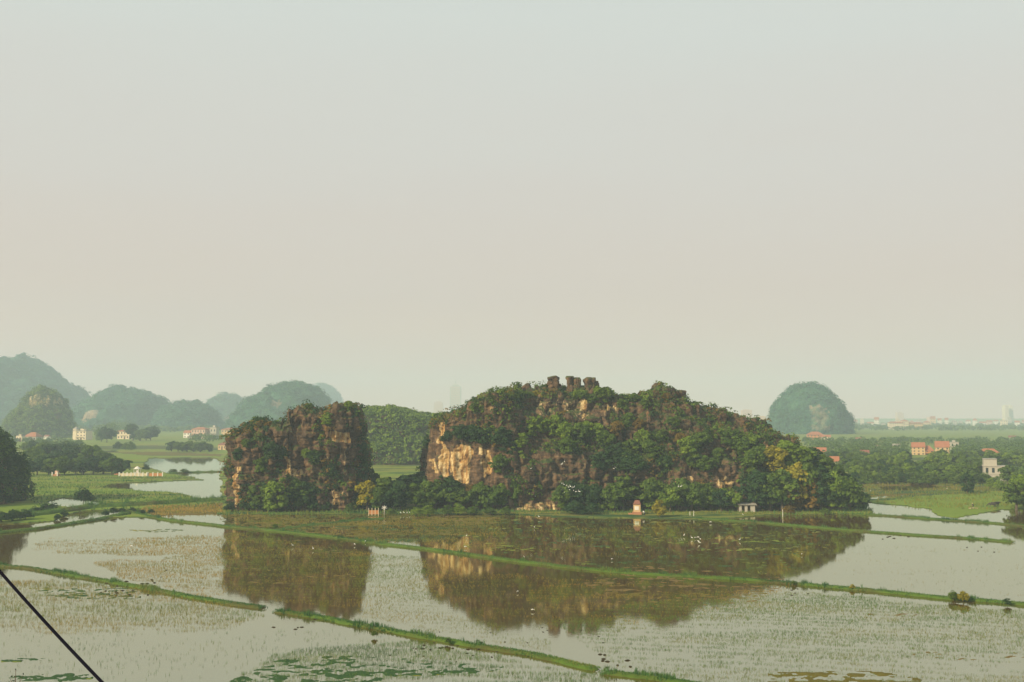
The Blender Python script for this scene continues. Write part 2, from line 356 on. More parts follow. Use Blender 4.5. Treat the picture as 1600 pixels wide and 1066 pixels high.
tw.links.new(wm_.outputs[0], tw.nodes['Material Output'].inputs[0])
bpw = nn(tw, 'ShaderNodeBump'); bpw.inputs['Strength'].default_value = 0.10; bpw.inputs['Distance'].default_value = 0.02
tw.links.new(noise(tw, 1.2, 3, 0.5), bpw.inputs['Height']); tw.links.new(bpw.outputs[0], wg_.inputs['Normal'])
tag(link('paddy_water', mesh('paddy_water', [(-900, 20, 0), (1400, 20, 0), (1400, 900, 0), (-900, 900, 0)], [(0, 1, 2, 3)], mw)),
    'still shallow water over the flooded paddies', kind='structure')
# ------------------------------------------------------------------ leaf clouds
rng = np.random.default_rng(7)
def leaf_cloud(C, Rr, n, size, rg, flat=0.8, up=0.5):
    """n leaf quads around each centre, lying on and just under the clump's skin"""
    C = np.repeat(np.asarray(C, float), n, 0); Rr = np.repeat(np.asarray(Rr, float), n, 0); k = len(C)
    if Rr.ndim == 1: Rr = np.stack((Rr, Rr, Rr * flat), 1)
    d = rg.normal(size=(k, 3)); d /= np.linalg.norm(d, axis=1)[:, None]; d[:, 2] = np.where(d[:, 2] < -0.45, -d[:, 2], d[:, 2])
    rad = rg.uniform(0.72, 1.08, (k, 1)); p = C + d * Rr * rad
    nrm = d + rg.normal(size=(k, 3)) * 0.45 + np.array((0, 0, up)); nrm /= np.linalg.norm(nrm, axis=1)[:, None]
    a = np.cross(nrm, rg.normal(size=(k, 3))); a /= np.linalg.norm(a, axis=1)[:, None]; b = np.cross(nrm, a)
    s = size * rg.uniform(0.6, 1.35, (k, 1)); a = a * s; b = b * s * rg.uniform(0.5, 0.9, (k, 1))
    V = np.stack((p - a, p + b, p + a, p - b), 1).reshape(-1, 3); Fc = np.arange(4 * k).reshape(-1, 4)
    cl = np.repeat(rg.random(k // n), n)
    tint = np.clip(0.5 * cl + 0.5 * rg.random(k) + 0.12 * (d[:, 2]), 0, 1); return V, Fc, np.repeat(tint, 4)
def merge(parts):
    V = []; Fs = []; T = []; b = 0
    for v, f, t in parts: V.append(v); Fs.append(f + b); T.append(t); b += len(v)
    return np.concatenate(V), np.concatenate(Fs), np.concatenate(T)
def trunk_me(h, r, rg, lean=0.0, limbs=4):
    mb = MB(); top = (lean, 0, h * 0.6)
    mb.tube([(0, 0, -0.4), (lean * .3, 0.05, h * 0.25), top], [r * 1.25, r * 0.9, r * 0.6], 7)
    for k in range(limbs):
        a = 2 * PI * k / limbs + rg.random(); l = h * 0.28
        mb.tube([(lean * .7, 0, h * 0.40), (lean + math.cos(a) * l * .5, math.sin(a) * l * .5, h * 0.55), (lean + math.cos(a) * l, math.sin(a) * l, h * (0.66 + 0.1 * rg.random()))], [r * .5, r * .35, r * .15], 5)
    return mb.me('trunk', M_BARK)
def crown_geo(kind, rg):
    """unit tree about 10 m tall"""
    if kind == 'round':
        n = 40; d = rg.normal(size=(n, 3)); d /= np.linalg.norm(d, axis=1)[:, None]; C = d * rg.uniform(0.45, 1, (n, 1)) * np.array((3.2, 3.2, 3.7)) + np.array((0, 0, 5.1)); rr = rg.uniform(0.9, 1.7, n)
    elif kind == 'wide':
        n = 40; d = rg.normal(size=(n, 3)); d /= np.linalg.norm(d, axis=1)[:, None]; C = d * rg.uniform(0.5, 1, (n, 1)) * np.array((4.2, 4.1, 3.5)) + np.array((0, 0, 4.9)); C[:, 2] += 0.7 * np.sin(C[:, 0]); rr = rg.uniform(0.9, 1.8, n)
    elif kind == 'tall':
        n = 34; h = rg.uniform(1.2, 9.4, n); wv = 2.3 * np.sqrt(np.clip(1 - ((h - 5) / 5) ** 2, 0.05, 1)); a = rg.uniform(0, 2 * PI, n); C = np.stack((np.cos(a) * wv, np.sin(a) * wv, h), 1); rr = rg.uniform(0.7, 1.4, n)
    elif kind == 'layer':
        C = []; rr = []
        for z_, r_ in ((4.0, 3.2), (5.4, 3.6), (6.8, 3.0), (8.2, 2.3), (9.2, 1.2)):
            for k in range(8): a = rg.uniform(0, 2 * PI); q = r_ * rg.uniform(0.3, 1); C.append((math.cos(a) * q, math.sin(a) * q, z_ + rg.normal() * .35)); rr.append(rg.uniform(0.9, 1.5))
        C = np.array(C); rr = np.array(rr)
    else:  # bush, skirts the ground
        n = 30; d = rg.normal(size=(n, 3)); d /= np.linalg.norm(d, axis=1)[:, None]; d[:, 2] = abs(d[:, 2]); C = d * rg.uniform(0.5, 1, (n, 1)) * np.array((4.2, 4.0, 6.4)) + np.array((0, 0, 1.6)); rr = rg.uniform(1.3, 2.3, n)
    V, Fc, T = leaf_cloud(C, rr, 75, 0.40, rg, 0.75 if kind != 'layer' else 0.5)
    return V, Fc, T
MATS = {'dark': M_LD, 'mid': M_LM, 'bright': M_LB, 'yellow': M_LY, 'rust': M_LO}
PROTO = {}
_tr = [trunk_me(10, 0.28, rng), trunk_me(10, 0.22, rng, 0.8), trunk_me(10, 0.34, rng, -0.5, 5)]
for kd in ('round', 'wide', 'tall', 'layer', 'bush'):
    for v in range(2):
        g_ = crown_geo(kd, rng)
        for cn, mm in MATS.items(): PROTO[kd, v, cn] = mesh('crown', g_[0], g_[1], mm, False, {'tint': g_[2]})
KIND_WORD = {'round': 'round-crowned', 'wide': 'spreading', 'tall': 'narrow upright', 'layer': 'tiered', 'bush': 'bushy low'}
COL_WORD = {'dark': 'dark green', 'mid': 'mid green', 'bright': 'bright green', 'yellow': 'yellow-green', 'rust': 'rusty olive'}
USED = {}
def tree(loc, h, kd='round', cn='mid', where='', group='trees', wd=1.0, simple=False, rg=rng):
    s = h / 9.6
    label = f'{COL_WORD[cn]} {KIND_WORD[kd]} tree {where}'.strip()
    if kd == 'bush': label = f'{COL_WORD[cn]} leafy bush {where}'.strip()
    name = 'bush' if kd == 'bush' else 'tree'
    v = int(rg.integers(2))
    o = empty(name, loc, rg.uniform(0, 6.28)); o.scale = (s * wd, s * wd, s)
    link('crown', PROTO[kd, v, cn], o); link('trunk', _tr[int(rg.integers(3))], o)
    tag(o, label, name, group)
    return o
# ------------------------------------------------------------------ karst builder
def karst(cx, cy, a, b, Hf, spine_dy, q, step=0.5, n_sup=3.5, seed=1, amp=(1.6, 1.8, 0.9), scars=(), big=1.0, wob=0.10, tn=None, layer=2.3, jag=0.0, sheer=None):
    """closed foot outline (superellipse a x b, wobbly) lofted up to a ridge whose height at each x is Hf(x)"""
    th = np.linspace(0, 2 * PI, 4000, endpoint=False)
    c_, s_ = np.cos(th), np.sin(th); bx = np.sign(c_) * abs(c_) ** (2 / n_sup) * a; by = np.sign(s_) * abs(s_) ** (2 / n_sup) * b
    wb = 1 + wob * fbm(np.stack((c_ * 2.2 * a / b, s_ * 2.2, c_ * 0 + seed), 1), 3, seed); bx = bx * (1 + (wb - 1) * 0.35); by = by * wb
    seg = np.hypot(np.diff(bx, append=bx[0]), np.diff(by, append=by[0])) * np.where(by > b * 0.3, 0.4, 1.0)   # the back is coarser
    cum = np.concatenate(([0], np.cumsum(seg))); n = int(cum[-1] / step); u = np.linspace(0, cum[-1], n, endpoint=False); ii = np.searchsorted(cum, u, 'right') - 1
    bx = bx[ii] + cx; by = by[ii] + cy
    hm = np.max(Hf(np.linspace(cx - a, cx + a, 60)))
    m = tn or int((hm + b) * 1.15 / step); t = np.linspace(0, 1, m)
    sx = np.clip(bx, cx - 0.80 * a, cx + 0.80 * a); sy = cy + spine_dy + 0 * bx
    B = np.stack((bx, by), 1)[:, None]; Sp = np.stack((sx, sy), 1)[:, None]
    tw_ = np.clip(t[None] + 0.05 * np.sin(t * PI)[None] * fbm(np.stack((bx / 9, by / 9, bx * 0 + 3), 1), 3, seed + 5)[:, None], 0, 1)
    g, zz = q(tw_, bx[:, None] + 0 * tw_)
    XY = B + (Sp - B) * g[..., None]; X = XY[..., 0]; Y = XY[..., 1]; Z = Hf(X.ravel()).reshape(X.shape) * zz
    Z[:, 0] = -1.5
    G = np.stack((X, Y, Z), 2)
    du = np.roll(G, -1, 0) - np.roll(G, 1, 0); dv = np.gradient(G, axis=1); nr = np.cross(du, dv); nr /= np.linalg.norm(nr, axis=2)[..., None] + 1e-9
    p = G.reshape(-1, 3); nrm = nr.reshape(-1, 3).copy()
    # outward
    cen = np.array((cx, cy, 0)); o_ = p - cen; sgn = np.sign((nrm[:, 0] * o_[:, 0] / a ** 2 + nrm[:, 1] * o_[:, 1] / b ** 2 + nrm[:, 2] * 0.05 * hm / b ** 2).sum()); nrm *= sgn if sgn else 1
    ps = p / big
    f1, f2, idv = worley(ps / np.array((5.2, 5.2, 7.5)), seed); e1 = (f2 - f1)
    g1, g2, idg = worley(ps / np.array((2.0, 2.0, 2.6)), seed + 3)
    flute = fbm(np.stack((ps[:, 0] / 2.6, ps[:, 1] / 2.6, ps[:, 2] / 16), 1), 3, seed + 11)
    low = fbm(ps / 14.0, 3, seed + 17)
    zl = (ps[:, 2] + 1.3 * fbm(ps / 11.0, 2, seed + 19)) / layer; li = np.floor(zl); fr = zl - li
    ucoord = (ps[:, 0] + ps[:, 1] * 0.8) / 3.1 + _h(li, li * 0, li * 0, 5) * 9; ui = np.floor(ucoord); uf = ucoord - ui
    blk = _h(li.astype(np.int64), ui.astype(np.int64), ui.astype(np.int64) * 0, seed + 23) - 0.5
    crease = -np.exp(-(np.minimum(fr, 1 - fr) / 0.10) ** 2) * 0.55 - np.exp(-(np.minimum(uf, 1 - uf) / 0.09) ** 2) * 0.3
    steep = 1 - np.clip(np.abs(nrm[:, 2]) * 1.2, 0, 1)
    sh = sheer(p[:, 0]) * steep if sheer else 0.0 * steep     # 1 where the wall is one sheer fluted face
    d = 1.6 * low * amp[0] + (1 - 0.85 * sh) * amp[1] * (idv - 0.5 + np.clip(e1, 0, 0.35) * 1.6 - 0.3) + (1 - 0.6 * sh) * amp[1] * 0.45 * (idg - 0.5 + np.clip(g2 - g1, 0, 0.4) - 0.2) + amp[2] * steep * ((1.5 + 1.0 * sh) * flute + (1 - 0.85 * sh) * (0.7 * blk + 0.7 * crease)) + 0.75 * fbm(ps / 1.1, 4, seed + 31, .6)
    d *= big * np.clip(p[:, 2] / 1.5 + 0.3, 0, 1)
    hz = nrm * np.array((1, 1, 0.75)); p2 = p + hz * d[:, None]
    # solution pinnacles: every column of rock on the tops weathers to its own height
    top_ = sstep(0.25, 0.6, nrm[:, 2]) * sstep(3, 8, p[:, 2]) * jag
    for q_, a_j in ((2.9, 2.6), (1.5, 1.3)):
        h1, h2, hid = worley(np.stack((p[:, 0] / q_, p[:, 1] / q_, p[:, 2] * 0), 1) / big, seed + 41)
        p2[:, 2] += top_ * a_j * big * (hid - 0.5) * sstep(0.0, 0.25, h2 - h1)
    sc = np.zeros(len(p))
    for (x0, x1, z0, z1, v) in scars:      # bare scars, given by their place on the cliff in metres
        nx = 1.2 * fbm(p / 3.0, 2, 77) * big; nz = 2.0 * fbm(p / 4.0, 2, 78) * big
        m_ = sstep(x0 - 1 * big, x0 + 0.6 * big, p[:, 0] + nx) * sstep(-x1 - 1 * big, -x1 + 0.6 * big, -(p[:, 0] + nx)) * sstep(z0 - 1 * big, z0 + 1 * big, p[:, 2] + nz) * sstep(-z1 - 1 * big, -z1 + 1 * big, -(p[:, 2] + nz))
        sc = np.maximum(sc, m_ * v * (p[:, 1] < cy + b * 0.3))
    k = np.arange(n)[:, None] * m; j = np.arange(m - 1)[None]; kn = (np.roll(np.arange(n), -1))[:, None] * m
    Fc = np.stack(((k + j).ravel(), (kn + j).ravel(), (kn + j + 1).ravel(), (k + j + 1).ravel()), 1)
    a_t = np.cross(p2[Fc[:, 1]] - p2[Fc[:, 0]], p2[Fc[:, 3]] - p2[Fc[:, 0]])
    if a_t[:, 2].sum() < 0: Fc = Fc[:, ::-1]
    return p2, Fc, sc
def ridge_fn(pts, Y):
    w_ = np.array([at(x, y, Y) for x, y in pts]); return lambda x: np.interp(x, w_[:, 0], w_[:, 2])
def scar_px(lst, Y):
    r = []
    for x0, x1, y0, y1, v in lst:
        a = at(x0, y1, Y); b = at(x1, y0, Y); r.append((a[0], b[0], a[2], b[2], v))
    return r
def prof(pts):
    pts = np.array(pts); return lambda t: (np.interp(t, pts[:, 0], pts[:, 1]), np.interp(t, pts[:, 0], pts[:, 2]))
q_box = prof([(0, 0, 0), (0.62, 0.09, 0.93), (0.72, 0.2, 0.97), (1, 1, 1)])
q_ter = prof([(0, 0, 0), (0.30, 0.10, 0.42), (0.40, 0.30, 0.52), (0.56, 0.42, 0.74), (0.64, 0.62, 0.80), (0.80, 0.74, 0.955), (1, 1, 1)])
q_dome = prof([(0, 0, 0), (0.2, 0.08, 0.28), (0.5, 0.34, 0.66), (0.8, 0.7, 0.92), (1, 1, 1)])
# --- the left tower
YA = 336.0
rA = ridge_fn([(330, 690), (350, 690), (356, 682), (370, 672), (390, 668), (408, 660), (428, 670), (440, 665), (456, 661), (461, 644), (478, 636), (494, 639), (506, 644), (520, 638), (536, 634), (548, 633), (560, 642), (566, 668), (574, 720), (590, 760)], YA)
ax0, ax1 = at(350, 800, 330)[0], at(571, 800, 330)[0]
qA = lambda t, x: q_box(t)
scA = scar_px([(360, 369, 742, 798, 1.1), (447, 452, 695, 742, 1.1), (520, 545, 676, 694, 1.2), (534, 552, 700, 800, 0.36), (518, 532, 764, 790, .6), (455, 472, 732, 750, .6), (495, 520, 712, 724, .5), (398, 412, 762, 776, .6), (366, 380, 730, 742, .7)], 324)
vA, fA, sA = karst((ax0 + ax1) / 2, 337.0, (ax1 - ax0) / 2 - 0.6, 15.0, rA, 1.0, qA, 0.34, 4.0, 3, (0.8, 2.1, 1.25), scA, jag=1.0)
rockA = tag(link('rock_tower', mesh('rock_tower', vA, fA, M_ROCK, False, {'scar': sA})),
    'squat limestone tower with sheer creeper-hung walls left of the long outcrop', 'rock outcrop')
# --- the long outcrop
YB = 352.0
rB = ridge_fn([(640, 700), (660, 668), (668, 652), (690, 648), (732, 646), (737, 630), (760, 622), (775, 620), (792, 612), (806, 606), (850, 606), (935, 608), (948, 618), (985, 623), (1004, 617), (1022, 610), (1045, 607), (1068, 617), (1078, 630), (1097, 641), (1110, 639), (1130, 640), (1139, 650), (1165, 657), (1192, 664), (1212, 678), (1240, 694), (1265, 710), (1295, 730), (1325, 752), (1350, 775), (1380, 790)], YB)
bx0, bx1 = at(656, 800, 338)[0], at(1345, 800, 338)[0]
xl1, xl2 = at(770, 800, 338)[0], at(830, 800, 338)[0]; xr1, xr2 = at(1130, 800, 338)[0], at(1230, 800, 338)[0]
def qB(t, x):
    a = q_box(t); b = q_ter(t); c = q_dome(t); wl = 1 - sstep(xl1, xl2, x); wr = sstep(xr1, xr2, x)
    return tuple(a[k] * wl + b[k] * (1 - wl) * (1 - wr) + c[k] * wr for k in (0, 1))
scB = scar_px([(679, 692, 664, 692, .8), (671, 682, 716, 742, 1.0), (688, 698, 692, 745, 1.2), (703, 710, 712, 736, 1.0), (712, 735, 698, 752, 1.1), (753, 767, 700, 712, 1.2), (762, 768, 712, 745, 1.1), (755, 759, 718, 748, .9),
    (806, 830, 708, 722, .35), (806, 866, 780, 800, .55), (806, 830, 722, 776, .25), (834, 856, 708, 740, .32), (908, 930, 708, 740, .32), (912, 924, 628, 652, .6), (950, 975, 632, 652, .55), (1050, 1082, 742, 762, .6), (1119, 1147, 746, 772, .6), (1204, 1216, 703, 720, 1.1), (840, 925, 622, 656, .42), (752, 775, 632, 640, .6)], 330)
vB, fB, sB = karst((bx0 + bx1) / 2, 353.0, (bx1 - bx0) / 2 - 0.5, 27.0, rB, 1.0, qB, 0.38, 4.0, 8, (0.9, 2.3, 1.35), scB, jag=1.15, sheer=lambda x: 1 - sstep(at(775, 700, 330)[0], at(800, 700, 330)[0], x))
rockB = empty('limestone_outcrop', (float((bx0 + bx1) / 2), 353.0, 0.0))
tag(rockB, 'long craggy limestone outcrop with stepped cliffs, three blocks on its crest', 'rock outcrop')
def under(o, ox): o.parent = ox; o.matrix_parent_inverse = ox.matrix_basis.inverted(); return o
from mathutils import Matrix
def child(name, me, root):
    o = link(name, me, root); o.matrix_parent_inverse = Matrix.Translation(-root.location); return o
child('cliff', mesh('cliff', vB, fB, M_ROCK, False, {'scar': sB}), rockB)
def pinnacle(xl, xr, yt, yb, Y, seed, cap=1.0, lean=0.0):
    a = at(xl, yb, Y); b = at(xr, yt, Y); cx = (a[0] + b[0]) / 2; r = (b[0] - a[0]) / 2 * .86; z0 = a[2] - 3; z1 = b[2]
    n, m = 44, 36; th = np.linspace(0, 2 * PI, n, endpoint=False); t = np.linspace(0, 1, m)
    T, TH = np.meshgrid(t, th, indexing='ij'); zz = z0 + (z1 - z0) * np.minimum(T / 0.97, 1) - 0.5 * np.maximum(0, np.cos(3 * TH + seed)) * (T > .7); rad = r * np.where(T < 0.8, 1.0 + (0.25 if cap > 1 else 0.5) * (1 - T / .8), np.clip(1 - ((T - 0.8) / 0.2) ** 7, 0, 1)) 
    c_, s_ = np.cos(TH), np.sin(TH); q = 1 / (abs(c_) ** 4 + abs(s_) ** 4) ** 0.25
    X = cx + rad * q * c_ + lean * T; Y_ = Y + rad * q * s_ * 0.9
    p = np.stack((X, Y_, zz), 2).reshape(-1, 3); nr = np.stack((c_, s_, 0 * c_ + 0.25), 2).reshape(-1, 3)
    f1, f2, iv = worley(p / np.array((1.7, 1.7, 2.4)), seed); d = 1.5 * (iv - .5) + 1.2 * (np.clip(f2 - f1, 0, .4) - .2) + 0.8 * fbm(p / 0.8, 3, seed)
    p += nr * d[:, None] * min(1, r / 2.0)
    k = np.arange(m - 1)[:, None] * n; j = np.arange(n)[None]; jn = (j + 1) % n
    Fc = np.stack(((k + j).ravel(), (k + jn).ravel(), (k + n + jn).ravel(), (k + n + j).ravel()), 1)
    return mesh('pinnacle', p, Fc, M_ROCK, False, {'scar': np.full(len(p), 0.12)})
for i, (xl, xr, yt, yb, sd, cp, ln) in enumerate([(857, 875, 588, 610, 1, 1.2, -0.3), (885, 896, 588, 610, 2, .8, 0), (895, 908, 590, 604, 3, 1.3, 0), (914, 933, 590, 610, 4, .8, 0), (1026, 1042, 606, 622, 5, .8, 0), (1042, 1056, 607, 622, 6, .8, 0), (1056, 1070, 610, 628, 7, .8, .4), (1100, 1116, 637, 650, 8, .8, 0), (1116, 1133, 638, 652, 9, .8, 0), (1012, 1026, 611, 626, 10, .8, 0)]):
    child('pinnacle', pinnacle(xl, xr, yt, yb, YB - 1, sd, cp, ln), rockB)
rj = random.Random(3)
for i in range(26):
    xj = rj.uniform(745, 1225); zr = float(rB(at(xj, 640, YB)[0])); yj = P([0], [YB], [zr])[1][0]; wj = rj.uniform(4, 9)
    if 850 < xj < 940: continue
    child('pinnacle', pinnacle(xj - wj / 2, xj + wj / 2, yj - rj.uniform(1, 5), yj + 5, YB - rj.uniform(-1, 6), 20 + i, .8, rj.uniform(-.3, .3)), rockB)
for i in range(9):
    xj = rj.uniform(372, 560); zr = float(rA(at(xj, 640, YA)[0])); yj = P([0], [YA], [zr])[1][0]; wj = rj.uniform(4, 8)
    child('pinnacle', pinnacle(xj - wj / 2, xj + wj / 2, yj - rj.uniform(0, 4), yj + 5, YA - rj.uniform(0, 6), 60 + i, .8, rj.uniform(-.3, .3)), rockA)
# --- green karst hill between the two, and the dark wooded knoll cut by the left edge
HILLS = []
def hill(name, label, cxp, Y, hw_px, depth, ridge, seed, step, big, mt, scars=(), n_sup=2.6, q=q_dome, amp=(1, 1.4, .5), struct=True, cat=None):
    r = ridge_fn(ridge, Y); cx = at(cxp, 700, Y)[0]; a = hw_px / F * Y
    v, f, s = karst(cx, Y, a, depth, r, 0, lambda t, x: q(t), step, n_sup, seed, amp, scar_px(scars, Y - depth * .7), big, 0.12)
    o = link(name, mesh(name, v, f, mt, False, {'scar': s}))
    tag(o, label, cat, None, 'structure' if struct else None); HILLS.append((Y, v, f, s, label)); return v, f, s, o
HC = hill('hill', 'green wooded karst hill seen through the gap between tower and outcrop', 620, 660, 92, 36, [(520, 660), (530, 650), (545, 650), (570, 644), (585, 642), (604, 641), (612, 640), (625, 645), (640, 648), (655, 652), (680, 655), (715, 660)], 31, 1.1, 1.6, M_ROCKC, [(566, 585, 650, 720, .3), (585, 655, 705, 722, .35)], 3.0, q_box)
HL = hill('hill', 'dark wooded knoll cut off by the left edge of the view', -82, 352, 96, 22, [(-200, 680), (-60, 664), (-20, 674), (0, 684), (15, 694), (28, 706), (36, 728), (42, 765), (60, 800)], 37, 0.9, 1.2, M_ROCKC, (), 3.0, q_dome)
def shrubs(name, v, f, n, seed, label, mats=('dark', 'mid'), rr=(0.8, 1.9), maxslope=0.15, leaf=0.34, per=34, avoid=None, front=None, freq=9.0, thr=-0.05):
    rg = np.random.default_rng(seed); a, b, c = v[f[:, 0]], v[f[:, 1]], v[f[:, 2]]; nr = np.cross(b - a, c - a); ar = np.linalg.norm(nr, axis=1); nz = nr[:, 2] / (ar + 1e-9)
    ctr = (a + c) / 2; nse = fbm(ctr / freq, 3, seed)
    wgt = ar * sstep(maxslope - .25, maxslope + .35, nz + 0.9 * nse) * (nse > thr) * (ctr[:, 2] > 0.3)
    if avoid is not None: wgt = wgt * (1 - np.clip(avoid[f[:, 0]] * 2.5, 0, 1))
    if front is not None: wgt = wgt * (ctr[:, 1] < front)
    ix = rg.choice(len(f), n, p=wgt / wgt.sum()); C = ctr[ix] + (nr[ix] / (ar[ix][:, None] + 1e-9)) * 0.4
    r_ = rg.uniform(rr[0], rr[1], n) * (1 + 0.4 * rg.random(n) ** 3)
    sp = rg.random(n); out_ = []
    k = len(mats)
    for i_, mk in enumerate(mats):
        s_ = (sp >= i_ / k) & (sp < (i_ + 1) / k)
        V, Fc, T = leaf_cloud(C[s_], r_[s_], per, leaf, rg)
        o = link(name, mesh(name, V, Fc, MATS[mk], False, {'tint': T})); tag(o, f'{COL_WORD[mk]} {label}', None, None, 'stuff'); out_.append(o)
    return out_
shrubs('shrubbery', vA, fA, 760, 5, 'scrub and creepers clinging to the limestone tower', ('dark', 'mid', 'dark', 'rust'), (0.45, 1.9), -0.1, avoid=sA, front=345, thr=-0.06, freq=6.0)
shrubs('shrubbery', vB, fB, 2100, 6, 'scrub covering ledges of the long outcrop', ('dark', 'mid', 'bright', 'mid', 'rust', 'mid', 'dark'), (0.45, 2.1), 0.12, avoid=sB, front=368, thr=0.0, freq=7.0)
shrubs('shrubbery', HC[0], HC[1], 1500, 9, 'forest cover on the hill between the two rocks', ('mid', 'bright', 'bright'), (1.6, 3.2), -0.2, 0.75, 40, front=672, thr=-0.5, avoid=HC[2] * .8)
shrubs('shrubbery', HL[0], HL[1], 420, 10, 'forest cover on the knoll at the left edge', ('dark', 'mid', 'dark'), (1.3, 3.6), -0.6, 0.45, 150, front=372, thr=-0.9)
# --- far hills
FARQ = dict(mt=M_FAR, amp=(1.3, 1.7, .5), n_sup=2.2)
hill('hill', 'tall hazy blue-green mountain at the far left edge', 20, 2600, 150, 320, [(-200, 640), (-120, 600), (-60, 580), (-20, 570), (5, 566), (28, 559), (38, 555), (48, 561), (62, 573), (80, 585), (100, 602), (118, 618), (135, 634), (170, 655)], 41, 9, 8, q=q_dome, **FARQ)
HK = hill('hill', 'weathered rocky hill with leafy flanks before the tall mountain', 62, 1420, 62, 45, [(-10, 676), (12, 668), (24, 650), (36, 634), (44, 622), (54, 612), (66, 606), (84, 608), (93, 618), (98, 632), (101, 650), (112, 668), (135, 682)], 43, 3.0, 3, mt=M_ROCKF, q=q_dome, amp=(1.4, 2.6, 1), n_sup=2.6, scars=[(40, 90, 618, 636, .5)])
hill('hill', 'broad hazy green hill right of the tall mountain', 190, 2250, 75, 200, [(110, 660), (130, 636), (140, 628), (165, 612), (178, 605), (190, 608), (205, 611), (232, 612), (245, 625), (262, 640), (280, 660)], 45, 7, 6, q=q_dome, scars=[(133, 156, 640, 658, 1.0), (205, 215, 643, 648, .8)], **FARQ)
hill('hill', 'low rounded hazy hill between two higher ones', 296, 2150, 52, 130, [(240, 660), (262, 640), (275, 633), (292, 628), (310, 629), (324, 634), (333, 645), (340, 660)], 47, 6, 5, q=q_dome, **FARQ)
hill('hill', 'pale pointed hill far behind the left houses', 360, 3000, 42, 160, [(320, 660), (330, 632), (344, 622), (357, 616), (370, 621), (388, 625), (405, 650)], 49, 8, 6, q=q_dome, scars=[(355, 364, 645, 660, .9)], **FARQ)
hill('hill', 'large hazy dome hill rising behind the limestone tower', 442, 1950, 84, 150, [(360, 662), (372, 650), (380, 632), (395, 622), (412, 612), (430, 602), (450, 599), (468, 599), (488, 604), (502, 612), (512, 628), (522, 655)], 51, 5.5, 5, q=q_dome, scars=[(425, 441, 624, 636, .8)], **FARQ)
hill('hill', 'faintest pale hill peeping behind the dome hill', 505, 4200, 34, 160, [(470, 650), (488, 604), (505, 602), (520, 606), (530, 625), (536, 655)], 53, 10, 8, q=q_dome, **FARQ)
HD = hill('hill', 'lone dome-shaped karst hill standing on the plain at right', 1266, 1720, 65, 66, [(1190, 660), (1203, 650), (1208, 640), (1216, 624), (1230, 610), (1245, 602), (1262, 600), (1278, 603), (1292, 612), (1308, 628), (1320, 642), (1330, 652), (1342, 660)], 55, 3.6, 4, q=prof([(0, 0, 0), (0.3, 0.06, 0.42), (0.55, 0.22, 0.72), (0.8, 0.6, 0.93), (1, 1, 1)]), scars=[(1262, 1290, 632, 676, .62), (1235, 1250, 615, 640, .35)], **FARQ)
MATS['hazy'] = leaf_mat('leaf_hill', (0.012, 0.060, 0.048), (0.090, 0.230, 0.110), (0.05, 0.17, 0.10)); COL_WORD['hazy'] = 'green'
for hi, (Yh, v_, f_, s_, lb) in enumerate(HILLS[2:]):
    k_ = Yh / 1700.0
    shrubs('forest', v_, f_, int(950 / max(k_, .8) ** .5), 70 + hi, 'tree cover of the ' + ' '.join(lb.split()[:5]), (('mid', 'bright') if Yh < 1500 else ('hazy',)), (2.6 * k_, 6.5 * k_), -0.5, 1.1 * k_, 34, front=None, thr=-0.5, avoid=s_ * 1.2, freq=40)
# ------------------------------------------------------------------ bunds
mb_, tb_, bb_ = mat('bund_grass', rough=0.95, spec=0.1)
nb = noise(tb_, 0.9, 5, 0.7); nb2 = noise(tb_, 0.07, 3, 0.6)
cb = mixc(tb_, nb, (0.032, 0.074, 0.012), (0.120, 0.185, 0.024)); cb = mixc(tb_, rampn(tb_, nb2, [(0.48, (0, 0, 0)), (0.66, (1, 1, 1))]), cb, mixc(tb_, nb, (0.040, 0.038, 0.012), (0.125, 0.110, 0.032)))
gb = nn(tb_, 'ShaderNodeNewGeometry'); sb_ = nn(tb_, 'ShaderNodeSeparateXYZ'); tb_.links.new(gb.outputs['Position'], sb_.inputs[0])
cb = mixc(tb_, math_(tb_, 'MULTIPLY', math_(tb_, 'SUBTRACT', 0.09, sb_.outputs['Z']), 8, True), cb, (0.045, 0.032, 0.016))   # bare wet mud at the waterline
tb_.links.new(cb, bb_.inputs['Base Color'])
GRASS = []   # (centre line points, half width, tuft height, density) to grow grass on
